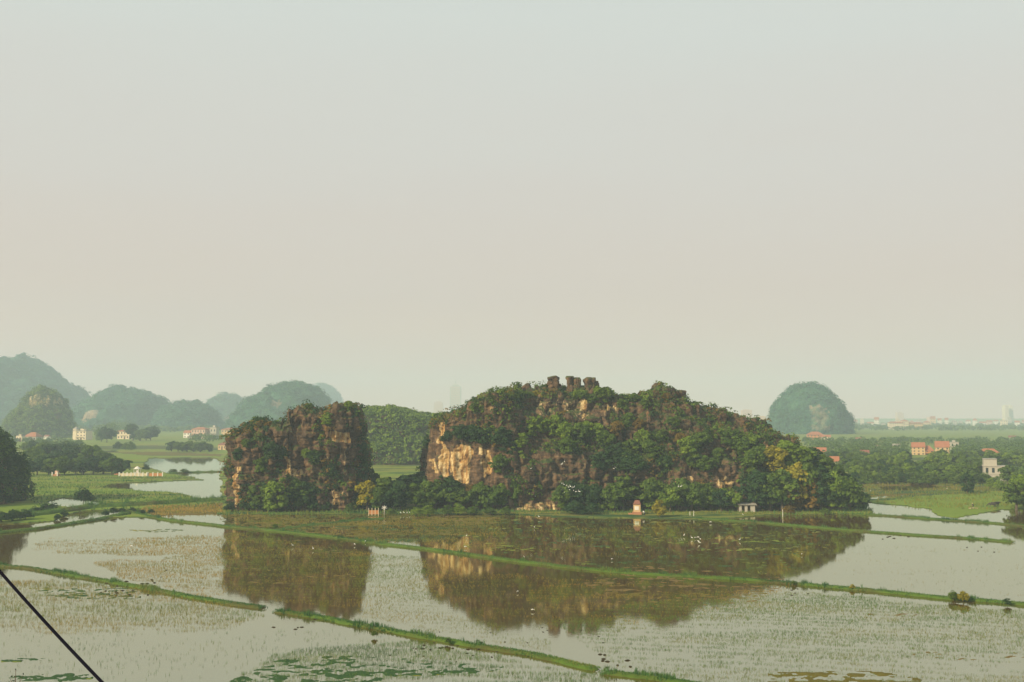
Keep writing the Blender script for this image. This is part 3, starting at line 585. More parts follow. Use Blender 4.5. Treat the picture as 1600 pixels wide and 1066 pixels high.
def bund(label, pts, wd, hh=0.42, wob=1.0, grass=1.0, seed=0, name='earth_bund'):
    w_ = np.array([W(x, y)[:2] for x, y in pts]); seg = np.hypot(*np.diff(w_, axis=0).T); cum = np.concatenate(([0], np.cumsum(seg))); n = max(8, int(cum[-1] / 0.55))
    s = np.linspace(0, cum[-1], n); X = np.interp(s, cum, w_[:, 0]); Y = np.interp(s, cum, w_[:, 1])
    dx, dy = np.gradient(X), np.gradient(Y); l = np.hypot(dx, dy); nx, ny = -dy / l, dx / l
    o = wob * 0.35 * N2(s, s * 0 + seed, 4, 4, 3, seed); X = X + nx * o; Y = Y + ny * o
    hw1 = wd / 2 * (1 + 0.6 * N2(s, s * 0 + 9, 3, 3, 4, seed + 1)); hw2 = wd / 2 * (1 + 0.6 * N2(s, s * 0 + 5, 3, 3, 4, seed + 2))
    end = np.minimum(1, np.minimum(s, cum[-1] - s) / 1.2) ** 0.5
    cross = [(-1.35, -0.35), (-1.05, 0.02), (-0.85, 0.55), (-0.5, 0.9), (0, 1.0), (0.5, 0.9), (0.85, 0.55), (1.05, 0.02), (1.35, -0.35)]
    V = []
    for u, k in cross:
        hwv = (hw1 if u < 0 else hw2) * (0.4 + 0.6 * end); jz = hh * (1 + 0.6 * N2(s * 1.7, s * 0 + u * 5, 1.5, 1.5, 3, seed + 5)) * end
        V.append(np.stack((X + nx * u * hwv, Y + ny * u * hwv, np.where(k > 0.03, k * jz, k)), 1))
    V = np.stack(V, 1).reshape(-1, 3); m = len(cross); i = np.arange(n - 1)[:, None] * m; j = np.arange(m - 1)[None]
    Fc = np.stack(((i + j).ravel(), (i + j + 1).ravel(), (i + m + j + 1).ravel(), (i + m + j).ravel()), 1)
    nz_ = np.cross(V[Fc[0, 1]] - V[Fc[0, 0]], V[Fc[0, 3]] - V[Fc[0, 0]])[2]
    Fc = Fc[:, ::-1]
    tag(link(name, mesh(name, V, Fc, mb_, True)), label, kind='structure')
    GRASS.append((np.stack((X, Y), 1), wd / 2, hh, grass))
bund('near grassy bund running from the left edge to a narrow gap', [(-60, 876), (0, 885), (40, 888), (110, 899), (200, 915), (300, 934), (380, 947), (413, 951)], 1.6, .36, seed=1)
bund('near grassy bund crossing the lower middle of the flooded field', [(430, 956), (500, 966), (580, 981), (660, 996), (740, 1010), (820, 1022), (880, 1035), (934, 1048)], 1.6, .36, seed=2)
bund('last stretch of near bund leaving through the bottom edge', [(942, 1051), (1000, 1058), (1080, 1070), (1200, 1092), (1300, 1110)], 1.6, .34, seed=3)
bund('long thin bund slanting across the middle of the paddies', [(196, 800), (225, 806), (262, 813), (350, 823), (450, 832), (520, 840), (600, 851), (700, 863), (800, 877), (900, 889), (1000, 898), (1100, 903), (1180, 908), (1260, 915), (1380, 926), (1480, 936), (1560, 942), (1640, 949), (2000, 978), (2400, 1010)], 1.6, .4, seed=4)
bund('curved bund closing the left paddy below the wooded knoll', [(-80, 845), (0, 833), (60, 827), (110, 819), (150, 813), (196, 803), (215, 798)], 2.4, .5, seed=5)
bund('thin bund branching right from the shore below the open shed', [(1060, 809), (1110, 812), (1200, 818), (1290, 826), (1350, 831), (1450, 838), (1530, 843), (1584, 848)], 2.2, .35, seed=6)
bund('upper thin bund at right beside the green meadow', [(1330, 804), (1380, 806), (1450, 811), (1540, 817), (1640, 826), (2200, 880)], 2.4, .35, seed=7)
bund('short grassy bank sloping down before the limestone tower', [(600, 811), (560, 813), (500, 820), (450, 826), (425, 830)], 2.2, .3, seed=8)
bund('low green bank between two flooded strips at left', [(262, 741), (285, 739), (320, 738), (356, 737)], 4, .5, seed=9)
bund('dark hedge-like bank leading left from the limestone tower', [(350, 783), (300, 786), (250, 789), (200, 792), (140, 795), (100, 801), (60, 806), (0, 813), (-60, 820)], 4.5, 1.3, seed=10)
# ------------------------------------------------------------------ emergent plants: tufts of blades
def tufts(name, XY, z, h, wdt, spread, cnum, rg, colr, label, blades=3):
    n = len(XY); C = np.repeat(np.column_stack((XY, z)), blades, 0); hh = np.repeat(h, blades) * rg.uniform(0.6, 1.1, n * blades); k = len(C)
    a = rg.uniform(0, 2 * PI, k); off = rg.uniform(0, spread, k); base = C + np.stack((np.cos(a) * off, np.sin(a) * off, -0.04 + 0 * a), 1)
    ta = rg.uniform(0, 2 * PI, k); ln = rg.uniform(0.02, 0.28, k) * hh; tip = base + np.stack((np.cos(ta) * ln, np.sin(ta) * ln, hh), 1)
    wa = rg.uniform(-0.7, 0.7, k); wv = np.stack((np.cos(wa), np.sin(wa), 0 * wa), 1) * (np.repeat(wdt, blades) / 2)[:, None]
    V = np.stack((base - wv, base + wv, tip + wv * .25, tip - wv * .25), 1).reshape(-1, 3); Fc = np.arange(4 * k).reshape(-1, 4)
    T = np.clip(np.repeat(colr, blades) + rg.normal(size=k) * .12, 0, 1)
    return V, Fc, np.repeat(T, 4)
mg, tg, bg_ = mat('paddy_plants', rough=0.8, spec=0.1)
tg.links.new(rampn(tg, attr(tg, 'tint'), [(0.0, (0.022, 0.075, 0.022)), (0.25, (0.085, 0.190, 0.045)), (0.5, (0.16, 0.180, 0.030)), (0.75, (0.28, 0.205, 0.035)), (1.0, (0.36, 0.25, 0.07))]), bg_.inputs['Base Color'])
REG = [ # polygon px, tufts per m2, noise scale x/y, threshold, colour, height, label
 ([(860, 972), (960, 950), (1040, 935), (1130, 925), (1250, 925), (1640, 960), (1950, 985), (1950, 1085), (1100, 1085), (960, 1040)], 5.0, (26, 4), -0.16, 0.34, .25, 'dark green rice shoots standing in the lower right paddy'),
 ([(1260, 925), (1640, 965), (1640, 1000), (1250, 960)], 0.5, (18, 4), -0.1, 0.45, .26, 'thin pale shoots in the right paddy under the long bund'),
 ([(880, 905), (1235, 918), (1150, 950), (1000, 975), (880, 960), (800, 930)], 2.6, (30, 3), -0.05, .66, .24, 'straw-coloured stubble in the shaded water below the long outcrop'),
 ([(660, 880), (900, 905), (900, 960), (880, 990), (700, 950), (650, 900)], 1.4, (20, 5), -0.12, .62, .24, 'olive stubble in the reflection of the pale cliff'),
 ([(540, 858), (665, 872), (700, 955), (860, 1000), (860, 1020), (560, 962)], 2.4, (12, 6), -0.25, .48, .24, 'light green shoots in the bright water between the reflections'),
 ([(345, 832), (585, 860), (560, 950), (430, 940), (345, 915)], 2.6, (22, 3.0), -0.18, .52, .22, 'dense brown stubble in the reflection of the tower'),
 ([(150, 878), (350, 866), (350, 930), (300, 925), (180, 900)], 3.0, (16, 4.5), -0.18, .74, .26, 'yellowish stubble in the left paddy above the near bund'),
 ([(60, 845), (345, 836), (345, 866), (200, 868), (45, 862)], 2.6, (20, 4), -0.10, .76, .26, 'yellowish stubble near the far side of the left paddy'),
 ([(-60, 905), (60, 905), (320, 928), (420, 962), (330, 985), (-60, 990)], 3.6, (14, 3.5), -0.18, .55, .34, 'olive stubble thick in the lower left paddy'),
 ([(-60, 985), (500, 985), (700, 1000), (900, 1060), (900, 1085), (-60, 1085)], 0.35, (14, 5), -0.1, .25, .34, 'scattered shoots in the open water at the bottom left'),
 ([(430, 1020), (640, 1000), (940, 1055), (960, 1085), (340, 1085)], 6.0, (12, 4), -0.25, .20, .30, 'dark weedy shoots in the bottom middle of the paddy'),
 ([(345, 806), (600, 806), (780, 810), (800, 850), (760, 862), (700, 858), (600, 846), (450, 828)], 1.5, (26, 5), -0.12, .60, .30, 'brown and green marsh weeds before the rocks'),
 ([(1245, 850), (1640, 860), (1640, 935), (1300, 918)], 0.22, (30, 4), 0.05, .55, .22, 'sparse pale shoots in the right-hand paddy'),
 ([(40, 745), (300, 745), (300, 768), (345, 783), (345, 800), (60, 800)], 0.45, (30, 6), -0.05, .22, .6, 'rank grass over the left meadow'),
 ([(1350, 735), (1640, 735), (1640, 800), (1350, 795)], 0.40, (30, 6), -0.05, .50, .7, 'rank grass over the right meadow'),
 ([(220, 795), (346, 788), (350, 804), (240, 806)], 1.2, (20, 4), -0.2, .78, .5, 'dry brown grass left of the tower'),
 ([(350, 796), (1360, 796), (1360, 806), (350, 806)], 0.6, (20, 4), -0.1, .38, .7, 'grass along the foot of the rocks'),
 ([(780, 812), (900, 812), (1100, 818), (1060, 880), (900, 885), (780, 866)], 0.5, (26, 3), 0.0, .55, .28, 'sparse weeds in the dark water before the bare rock foot'),
 ([(1120, 838), (1340, 850), (1200, 900), (1050, 890)], 0.35, (20, 3), 0.0, .40, .22, 'floating weeds in the dark right end of the reflection'),
]
for ri, (poly, dens, (sx_, sy_), thr, colr, hh, lab) in enumerate(REG):
    rg = np.random.default_rng(100 + ri); wp = np.array([W(x, y)[:2] for x, y in poly]); x0, y0 = wp.min(0); x1, y1 = wp.max(0)
    n = int((x1 - x0) * (y1 - y0) * dens * 2.2); X = rg.uniform(x0, x1, n); Y = rg.uniform(y0, y1, n); px, py = P(X, Y, 0 * X)
    a_ = 0.12 + 0.0 * X; Xr = X + Y * 0.5
    nz = 0.62 * N2(Xr, Y - X * 0.10, sx_, sy_, 3, 60 + ri) + 0.38 * N2(X, Y, 1.6, 1.0, 2, 80 + ri) + 0.20 * np.sin(2 * PI * (Y + X * 0.22) / 2.6)
    k = inpoly(px + 16 * N2(X, Y, 7, 7, 3, 90), py + 7 * N2(X, Y, 7, 5, 3, 91), poly) & (nz > thr) & (rg.random(n) < 0.35 + sstep(thr, thr + .45, nz))
    if 'meadow' in lab: k &= is_land(X, Y)
    X, Y = X[k], Y[k]; m = len(X); far = np.clip(Y / 140, 1, 2.4)
    V, Fc, T = tufts('stubble', np.stack((X, Y), 1), 0 * X + (.18 if 'grass' in lab else 0), hh * rg.uniform(0.6, 1.3, m) * far ** .25, (0.07 if 'grass' in lab else 0.020) * far, 0.16, 1, rg, np.clip(colr + 0.25 * N2(X, Y, 8, 5, 2, 33), 0, 1), lab)
    print('tufts', ri, m)
    tag(link('rice_stubble', mesh('rice_stubble', V, Fc, mg, False, {'tint': T})), lab, kind='stuff')
# grass on the bunds
gv = []
for gi, (cl, hw, hh, g) in enumerate(GRASS):
    rg = np.random.default_rng(300 + gi); Lt = np.hypot(*np.diff(cl, axis=0).T).sum(); n = int(Lt * 40 * g); i = rg.integers(0, len(cl) - 1, n); u = rg.uniform(-1.15, 1.15, n)
    d = cl[np.minimum(i + 1, len(cl) - 1)] - cl[i]; l = np.hypot(*d.T) + 1e-6; nx = np.stack((-d[:, 1] / l, d[:, 0] / l), 1)
    XY = cl[i] + d * rg.random(n)[:, None] + nx * (u * hw * 0.9)[:, None]; z = hh * np.clip(1 - abs(u) ** 3, 0, 1) * 0.85
    big_ = (N2(XY[:, 0], XY[:, 1], 2.2, 2.2, 2, 7) > 0.32)
    V, Fc, T = tufts('g', XY, z, np.where(big_, 0.75, 0.30) * rg.uniform(.6, 1.3, n) * (hh / .42) ** .6, 0.06 + 0 * u, 0.16, 1, rg, np.clip(0.24 + 0.35 * N2(XY[:, 0], XY[:, 1], 9, 9, 2, 8) - 0.06 * big_, 0, 1), '')
    gv.append((V, Fc, T))
V, Fc, T = merge(gv); tag(link('grass', mesh('grass', V, Fc, mg, False, {'tint': T})), 'rough grass growing along the paddy bunds', kind='stuff')
# ------------------------------------------------------------------ trees
ORD = 'first second third fourth fifth sixth seventh eighth ninth tenth eleventh twelfth thirteenth fourteenth fifteenth sixteenth seventeenth eighteenth nineteenth twentieth'.split()
def ordw(i):
    if i < 20: return ORD[i]
    t = {2: 'twenty', 3: 'thirty', 4: 'forty'}[(i + 1) // 10]; r = (i + 1) % 10
    return t + ('-' + ORD[r - 1] if r else {'twenty': '', 'thirty': '', 'forty': ''}[t]) if r else {2: 'twentieth', 3: 'thirtieth', 4: 'fortieth'}[(i + 1) // 10]
bvA = BVHTree.FromPolygons(vA.tolist(), fA.tolist()); bvB = BVHTree.FromPolygons(vB.tolist(), fB.tolist())
bvC = BVHTree.FromPolygons(HC[0].tolist(), HC[1].tolist()); bvL = BVHTree.FromPolygons(HL[0].tolist(), HL[1].tolist())
def hit(bv, x, y):
    d = Vector(ray(x, y)).normalized(); h = bv.ray_cast(Vector((0, 0, H)), d); return h[0]
def rowtrees(lst, bv, where, group, sink=0.6):
    """lst: (px, py of the foot, height m, kind, colour, width factor)"""
    lst = sorted(lst, key=lambda q: q[0]); k = 0
    for q in lst:
        p = hit(bv, q[0], q[1])
        if p is None: continue
        tree((p.x, p.y + 0.4, p.z - sink), q[2], q[3], q[4], where.format(ordw(k)), group, q[5] if len(q) > 5 else 1.0); k += 1
def ground_row(lst, where, group):
    lst = sorted(lst, key=lambda q: q[0])
    for k, q in enumerate(lst):
        p = W(q[0], q[1], 0.2); tree((p[0], p[1], 0.15), q[2], q[3], q[4], where.format(ordw(k)), group, q[5] if len(q) > 5 else 1.0)
rgT = np.random.default_rng(21)
def pick(*a): return a[int(rgT.integers(len(a)))]
# belt along the foot of the long outcrop
gr = 'trees along the foot of the rocks'
ground_row([(x + rgT.uniform(-3, 3), 798 + rgT.uniform(-1, 1), h, k, c, wd) for x, h, k, c, wd in [
 (572, 10, 'round', 'yellow', 1.0), (556, 6, 'bush', 'mid', 1.0), (586, 8, 'round', 'mid', 1), (598, 9.5, 'layer', 'mid', 1.2), (612, 9, 'wide', 'dark', 1), (628, 10, 'round', 'dark', 1), (646, 9.5, 'wide', 'mid', 1.1), (664, 10, 'round', 'mid', 1), (682, 10.5, 'wide', 'mid', 1), (700, 9.5, 'layer', 'dark', 1.2), (718, 8.5, 'wide', 'mid', 1.1), (736, 8.5, 'round', 'rust', 1), (752, 9.5, 'round', 'mid', 1), (768, 9, 'wide', 'mid', 1), (784, 9, 'round', 'bright', .9), (797, 11, 'round', 'mid', .8)]],
 '{} from left below the gap and pale cliff', gr)
ground_row([(x + rgT.uniform(-3, 3), 799 + rgT.uniform(-1, 1), h, k, c, wd) for x, h, k, c, wd in [
 (878, 9, 'round', 'mid', 1), (893, 10, 'round', 'dark', 1.1), (908, 10.5, 'wide', 'dark', 1), (925, 9, 'round', 'dark', 1), (942, 8, 'wide', 'mid', 1.1), (958, 9.5, 'round', 'mid', 1), (974, 10, 'layer', 'mid', 1.2), (1012, 11, 'round', 'mid', 1), (1030, 10, 'round', 'mid', 1.05), (1046, 8.5, 'wide', 'bright', 1), (1062, 11, 'round', 'mid', 1), (1080, 10.5, 'wide', 'mid', .9), (1096, 9, 'round', 'mid', 1), (1112, 8, 'wide', 'mid', 1), (1128, 7.5, 'round', 'dark', 1), (1142, 8, 'wide', 'bright', 1)]],
 '{} from left between bare rock foot and shed', gr)
ground_row([(x + rgT.uniform(-3, 3), y, h, k, c, wd) for x, y, h, k, c, wd in [
 (1166, 796, 12, 'round', 'dark', 1), (1186, 799, 13.5, 'round', 'dark', 1.0), (1204, 799, 13, 'wide', 'mid', .9), (1222, 800, 14, 'round', 'mid', 1), (1236, 800, 9, 'round', 'rust', 1), (1246, 799, 16, 'round', 'yellow', .8), (1262, 799, 12, 'tall', 'rust', 1.1), (1270, 799, 16, 'round', 'mid', .8), (1284, 799, 13, 'wide', 'dark', 1), (1298, 799, 13, 'round', 'bright', .9), (1312, 799, 11.5, 'round', 'mid', 1), (1326, 799, 11, 'round', 'mid', 1), (1338, 799, 8, 'wide', 'mid', 1), (1348, 799, 5, 'bush', 'dark', 1)]],
 '{} rightwards from the shed along the outcrop foot', gr)
ground_row([(1210, 794, 17, 'round', 'mid', .9), (1232, 794, 19, 'round', 'bright', .8), (1252, 794, 19, 'wide', 'mid', .8), (1276, 794, 18, 'round', 'dark', .8), (1300, 794, 15, 'wide', 'mid', .9), (1322, 794, 12, 'round', 'dark', 1), (1190, 794, 17, 'wide', 'mid', .8)],
 '{} of the taller back row beyond the shed', gr)
ground_row([(628, 792, 11.5, 'wide', 'dark', 1.2), (605, 791, 10, 'round', 'dark', 1.1), (655, 791, 12, 'round', 'dark', 1.2), (588, 792, 9, 'tall', 'dark', 1.2), (576, 791, 12, 'tall', 'dark', .9), (566, 795, 12, 'tall', 'dark', .9)],
 '{} from left, shaded back row of the gap', gr)
ground_row([(358, 799, 4, 'bush', 'dark', 1), (388, 799, 5.5, 'bush', 'dark', 1), (402, 800, 9, 'tall', 'mid', 1), (418, 800, 8, 'tall', 'mid', 1), (432, 801, 10.5, 'tall', 'bright', 1.1), (420, 797, 7, 'tall', 'yellow', 1.3), (448, 799, 9.5, 'wide', 'dark', .9), (466, 799, 11, 'round', 'mid', 1), (484, 799, 10, 'wide', 'dark', 1), (498, 799, 6, 'bush', 'dark', 1.1), (430, 790, 17, 'round', 'dark', .8), (545, 801, 3, 'bush', 'mid', 1)],
 '{} from left at the foot of the tower', 'trees and bushes hugging the limestone tower')
ground_row([(652, 805, 2.6, 'bush', 'bright', 1.6), (668, 805, 3.2, 'bush', 'bright', 1.5), (700, 804, 3.5, 'bush', 'mid', 1.3), (718, 804, 3.4, 'bush', 'bright', 1.3), (740, 804, 3, 'bush', 'mid', 1.4), (766, 804, 2.6, 'bush', 'mid', 1.5), (790, 804, 2.6, 'bush', 'mid', 1.3), (1030, 808, 6.2, 'bush', 'yellow', .75), (900, 804, 5, 'bush', 'dark', 1.5), (925, 804, 4, 'bush', 'dark', 1.6), (612, 805, 2.2, 'bush', 'mid', 1.4), (1232, 803, 2.5, 'bush', 'rust', 1.6), (1290, 803, 2, 'bush', 'mid', 1.6)],
 '{} from left on the grassy shore', 'bushes on the shore')
# trees rooted on the ledges
gl = 'trees rooted on the outcrop'
rowtrees([(832, 684, 8, 'round', 'bright', 1.1), (850, 682, 8, 'wide', 'bright', 1), (868, 684, 8.5, 'round', 'bright', 1), (884, 690, 8, 'wide', 'bright', 1), (902, 694, 8, 'round', 'mid', 1.1), (815, 700, 5, 'layer', 'bright', 1.2), (920, 686, 7, 'round', 'bright', 1), (936, 690, 7, 'round', 'bright', 1.1), (948, 700, 7, 'wide', 'mid', 1), (808, 712, 5, 'layer', 'bright', 1.3), (886, 712, 7, 'round', 'mid', 1)], bvB, '{} from left on the broad middle ledge', gl)
rowtrees([(742, 644, 4, 'wide', 'mid', 1), (754, 644, 3.5, 'round', 'bright', 1), (800, 628, 4.5, 'wide', 'mid', 1.1), (812, 624, 4, 'round', 'mid', 1), (825, 622, 3.5, 'wide', 'mid', 1.2), (838, 620, 3, 'round', 'yellow', 1.1), (846, 624, 3, 'round', 'yellow', 1), (900, 622, 3.5, 'round', 'bright', 1.2), (912, 624, 4, 'wide', 'mid', 1.2), (936, 622, 5, 'round', 'bright', 1), (946, 630, 6.5, 'round', 'mid', 1.1), (926, 632, 5, 'wide', 'mid', 1), (992, 628, 4, 'wide', 'mid', 1.3), (1042, 628, 4, 'round', 'rust', 1.2), (1084, 640, 4, 'wide', 'mid', 1.3), (1010, 640, 5, 'round', 'mid', 1), (975, 640, 5, 'wide', 'mid', 1)], bvB, '{} from left along the outcrop crest', gl)
rowtrees([(x, y, h, k, c, 1.1) for x, y, h, k, c in [(700, 690, 5, 'bush', 'dark'), (722, 690, 7, 'wide', 'dark'), (736, 692, 7, 'round', 'dark'), (752, 694, 7, 'wide', 'dark'), (768, 690, 6, 'round', 'dark'), (784, 700, 8, 'wide', 'dark'), (790, 720, 8, 'round', 'dark'), (778, 740, 7, 'round', 'mid'), (668, 700, 5, 'tall', 'dark'), (668, 674, 4, 'bush', 'mid')]], bvB, '{} from left hanging over the pale cliff', gl)
rowtrees([(x, y, h, k, c, 1.1) for x, y, h, k, c in [(1005, 700, 7, 'round', 'bright'), (1018, 716, 7, 'round', 'mid'), (1032, 694, 6, 'wide', 'mid'), (1052, 668, 5, 'wide', 'mid'), (1076, 716, 8, 'round', 'bright'), (1082, 734, 7, 'round', 'mid'), (1098, 700, 7, 'wide', 'mid'), (1122, 690, 6, 'wide', 'bright'), (1140, 700, 7, 'round', 'mid'), (1160, 716, 8, 'round', 'mid'), (1176, 740, 9, 'round', 'mid'), (1150, 690, 5, 'round', 'mid'), (1172, 700, 6, 'wide', 'bright'), (1190, 726, 8, 'wide', 'mid'), (1210, 740, 10, 'round', 'yellow'), (1232, 722, 8, 'round', 'bright'), (1250, 730, 9, 'wide', 'bright'), (1268, 732, 8, 'round', 'dark'), (1286, 744, 8, 'round', 'mid'), (1300, 752, 8, 'wide', 'mid'), (985, 716, 7, 'round', 'mid'), (972, 738, 8, 'round', 'dark'), (994, 744, 8, 'wide', 'dark'), (960, 716, 6, 'wide', 'dark'), (1040, 740, 7, 'round', 'dark'), (1104, 740, 7, 'wide', 'mid'), (940, 740, 8, 'round', 'dark'), (1062, 696, 5, 'round', 'rust'), (962, 682, 6, 'round', 'rust'), (1000, 672, 5, 'wide', 'rust'), (985, 664, 5, 'round', 'mid'), (1125, 724, 6, 'round', 'mid')]], bvB, '{} from left on the outcrop\'s overgrown half', gl)
rowtrees([(x, y, h, k, c, 1.0) for x, y, h, k, c in [(545, 640, 3.6, 'round', 'bright'), (553, 642, 3, 'round', 'mid'), (482, 640, 3, 'wide', 'mid'), (510, 668, 5, 'layer', 'bright'), (505, 690, 5, 'round', 'bright'), (420, 668, 3, 'wide', 'rust'), (492, 728, 6, 'round', 'dark'), (478, 716, 4, 'round', 'bright'), (424, 720, 7, 'round', 'dark'), (436, 730, 8, 'round', 'dark'), (410, 744, 7, 'round', 'mid'), (372, 720, 5, 'round', 'dark'), (360, 716, 5, 'round', 'dark'), (386, 700, 4, 'wide', 'mid'), (526, 730, 5, 'tall', 'dark'), (514, 748, 6, 'round', 'dark'), (556, 650, 3, 'tall', 'dark'), (563, 690, 5, 'tall', 'dark'), (565, 720, 6, 'tall', 'dark'), (566, 748, 6, 'tall', 'dark')]], bvA, '{} from left growing out of the tower', 'trees rooted on the tower')
# the wood behind the left meadow
WOODY = []
def wood(rows, where, group, cols=('mid', 'mid', 'dark', 'bright')):
    for ri, (yb, x0, x1, dx, h0, h1, kinds) in enumerate(rows):
        x = x0; k = 0
        while x < x1:
            if 1420 < x < 1450 and 715 < yb < 740: x += 10; continue
            yy = yb + rgT.uniform(-1.2, 1.2); p = W(x, yy, .3)
            tree((p[0], p[1], .1), rgT.uniform(h0, h1), pick(*kinds), pick(*cols), where.format(ordw(k), ordw(ri)), group, rgT.uniform(.95, 1.3)); k += 1
            x += dx * rgT.uniform(.75, 1.25)
K3 = ('round', 'wide', 'wide')
wood([(742, 44, 192, 15, 8, 11, K3), (733, 52, 182, 16, 11, 14, K3), (724, 60, 160, 16, 12, 14.5, K3), (712, 44, 125, 13, 10, 12.5, K3)], '{} from left, {} row of left wood', 'trees of the wood at left', ('dark', 'mid', 'dark', 'mid'))
wood([(691, 158, 172, 10, 15, 20, K3), (689, 208, 244, 9, 15, 22, K3)], '{} from left, {} row by left houses', 'trees around the left houses', ('dark', 'mid'))
wood([(706, 268, 338, 9, 8, 11, K3), (703, 184, 212, 10, 7, 9, ('bush', 'bush'))], '{} from left, {} hedge beyond left water', 'hedgerow trees in the left fields', ('dark', 'mid', 'mid'))
# the wood right of the outcrop
KR = ('round', 'round', 'wide', 'wide', 'tall')
wood([(756, 1338, 1545, 15, 5, 6.5, ('bush', 'round', 'wide')), (750, 1330, 1550, 15, 7.5, 9, KR), (742, 1316, 1540, 15, 8, 10, KR), (733, 1302, 1640, 15, 8.5, 10.5, KR), (724, 1290, 1640, 15, 8, 10, KR)],
 '{} from left, {} row of right wood', 'trees of the village wood at right', ('mid', 'bright', 'mid', 'dark', 'mid'))
ground_row([(1588, 796, 9.5, 'round', 'mid', 1.1), (1600, 792, 11, 'round', 'bright', 1.1), (1614, 794, 10, 'wide', 'mid', 1), (1592, 782, 9, 'tall', 'bright', 1.1), (1582, 774, 5, 'bush', 'bright', 1), (1548, 764, 5, 'bush', 'bright', .8), (1562, 766, 4.5, 'bush', 'bright', 1), (1512, 772, 8, 'tall', 'dark', .9), (1575, 758, 9, 'round', 'mid', 1)], '{} from left in the right-edge clump', 'trees at the right edge')
ground_row([(130, 786, 5.6, 'bush', 'dark', 1.1), (142, 784, 3, 'bush', 'mid', 1.3), (84, 796, 2.6, 'bush', 'dark', 1.2), (70, 799, 3, 'bush', 'dark', 1.3), (55, 803, 2.4, 'bush', 'dark', 1.6), (40, 812, 3.2, 'bush', 'dark', 1.4), (20, 814, 3.5, 'bush', 'dark', 1.5), (2, 817, 3.5, 'bush', 'dark', 1.5), (100, 806, 1.9, 'bush', 'dark', 1.4), (165, 806, 1.8, 'bush', 'dark', 1.3), (177, 803, 2.3, 'bush', 'dark', 1.3), (190, 802, 1.9, 'bush', 'dark', 1.3), (206, 799, 1.5, 'bush', 'dark', 1.8), (222, 803, 1.5, 'bush', 'dark', 1.6), (236, 802, 1.5, 'bush', 'dark', 1.6), (90, 811, 1.6, 'bush', 'dark', 1.4), (228, 735, 4, 'bush', 'dark', 1.0), (270, 739, 2.5, 'bush', 'mid', 2), (288, 738.5, 2.5, 'bush', 'mid', 2)], '{} from left among the left meadow ditches', 'bushes in the left meadow')
# the knoll's trees at the very left
rowtrees([(x, y, h * .45, k, 'dark', 1.3) for x, y, h, k in [(4, 690, 9, 'round'), (14, 700, 9, 'wide'), (24, 712, 9, 'round'), (32, 730, 9, 'round'), (8, 730, 9, 'wide'), (20, 750, 9, 'round'), (36, 760, 9, 'tall'), (30, 790, 9, 'wide'), (10, 785, 9, 'round')]], bvL, '{} from left on the left-edge knoll', 'trees on the knoll')
# shrubs on the long slanting bund
def onbund(lst):
    for x, y, h, c, lab in lst:
        p = W(x, y, .3); tree((p[0], p[1], .2), h, 'bush', c, lab, 'bushes growing on the bunds', 1.1)
onbund([(1490, 936, 1.5, 'mid', 'beside the orange-leaved one on the long bund'), (1505, 938, 1.7, 'yellow', 'turning orange on the long bund'), (1332, 919, .9, 'yellow', 'alone on the long bund near the bright grass'), (1574, 944, 1.2, 'dark', 'at the right end of the long bund'), (585, 993, .8, 'mid', 'on the lower middle bund'), (700, 1004, .8, 'mid', 'second one on the lower middle bund'), (430, 826, 1.6, 'mid', 'where the short bank meets the long bund'), (1240, 912, .7, 'mid', 'where the reflection ends at the long bund'), (240, 919, .7, 'mid', 'on the near left bund')])
# ------------------------------------------------------------------ far tree belts (read as one mass)
BELT = []
def belt(x0, x1, y0, y1, h0, h1, n, seed, leafs=1.6, per=26):
    rg = np.random.default_rng(seed); px = rg.uniform(x0, x1, n); py = rg.uniform(y0, y1, n); kp = ~((px > 1420) & (px < 1490) & (py > 697) & (py < 720)); px, py = px[kp], py[kp]; n = len(px); w_ = np.array([W(a, b) for a, b in zip(px, py)]); hh = rg.uniform(h0, h1, n)
    C = w_ + np.stack((0 * hh, 0 * hh, hh * .48), 1); BELT.append(leaf_cloud(C, hh * .58, per, leafs, rg, .85))
belt(1325, 1900, 668, 674, 7, 11, 620, 1, 1.8)
belt(1330, 1900, 663, 667, 6, 10, 300, 2, 2.6)
belt(230, 352, 668, 672, 8, 14, 120, 3, 2.2)
belt(-20, 340, 672, 677, 8, 14, 260, 4, 2.0)
belt(1258, 1640, 691, 697, 6, 8, 150, 5, .9, 60)
belt(1262, 1640, 698, 707, 7, 9, 160, 6, .8, 80)
belt(1272, 1640, 708, 718, 7, 9, 140, 7, .7, 110)
belt(-20, 112, 686, 694, 4, 6, 60, 8, .8, 80)
belt(156, 176, 682, 686, 14, 22, 9, 9, 1.2, 90)
belt(180, 206, 674, 680, 16, 24, 9, 15, 1.4, 70)
belt(36, 126, 699, 706, 7, 9, 34, 10, .9, 90)
belt(300, 350, 688, 694, 8, 11, 16, 11, .9, 90)
belt(700 - 160, 720, 706, 715, 7, 10, 40, 12, .7, 110)
belt(1330, 1560, 752, 758, 2.0, 3.4, 90, 13, .4, 60)
belt(1420, 1640, 744, 750, 4, 6, 60, 14, .5, 90)
V, Fc, T = merge(BELT); tag(link('woods', mesh('woods', V, Fc, M_LM, False, {'tint': T})), 'the distant tree masses and hedgerows of the plain', kind='stuff')
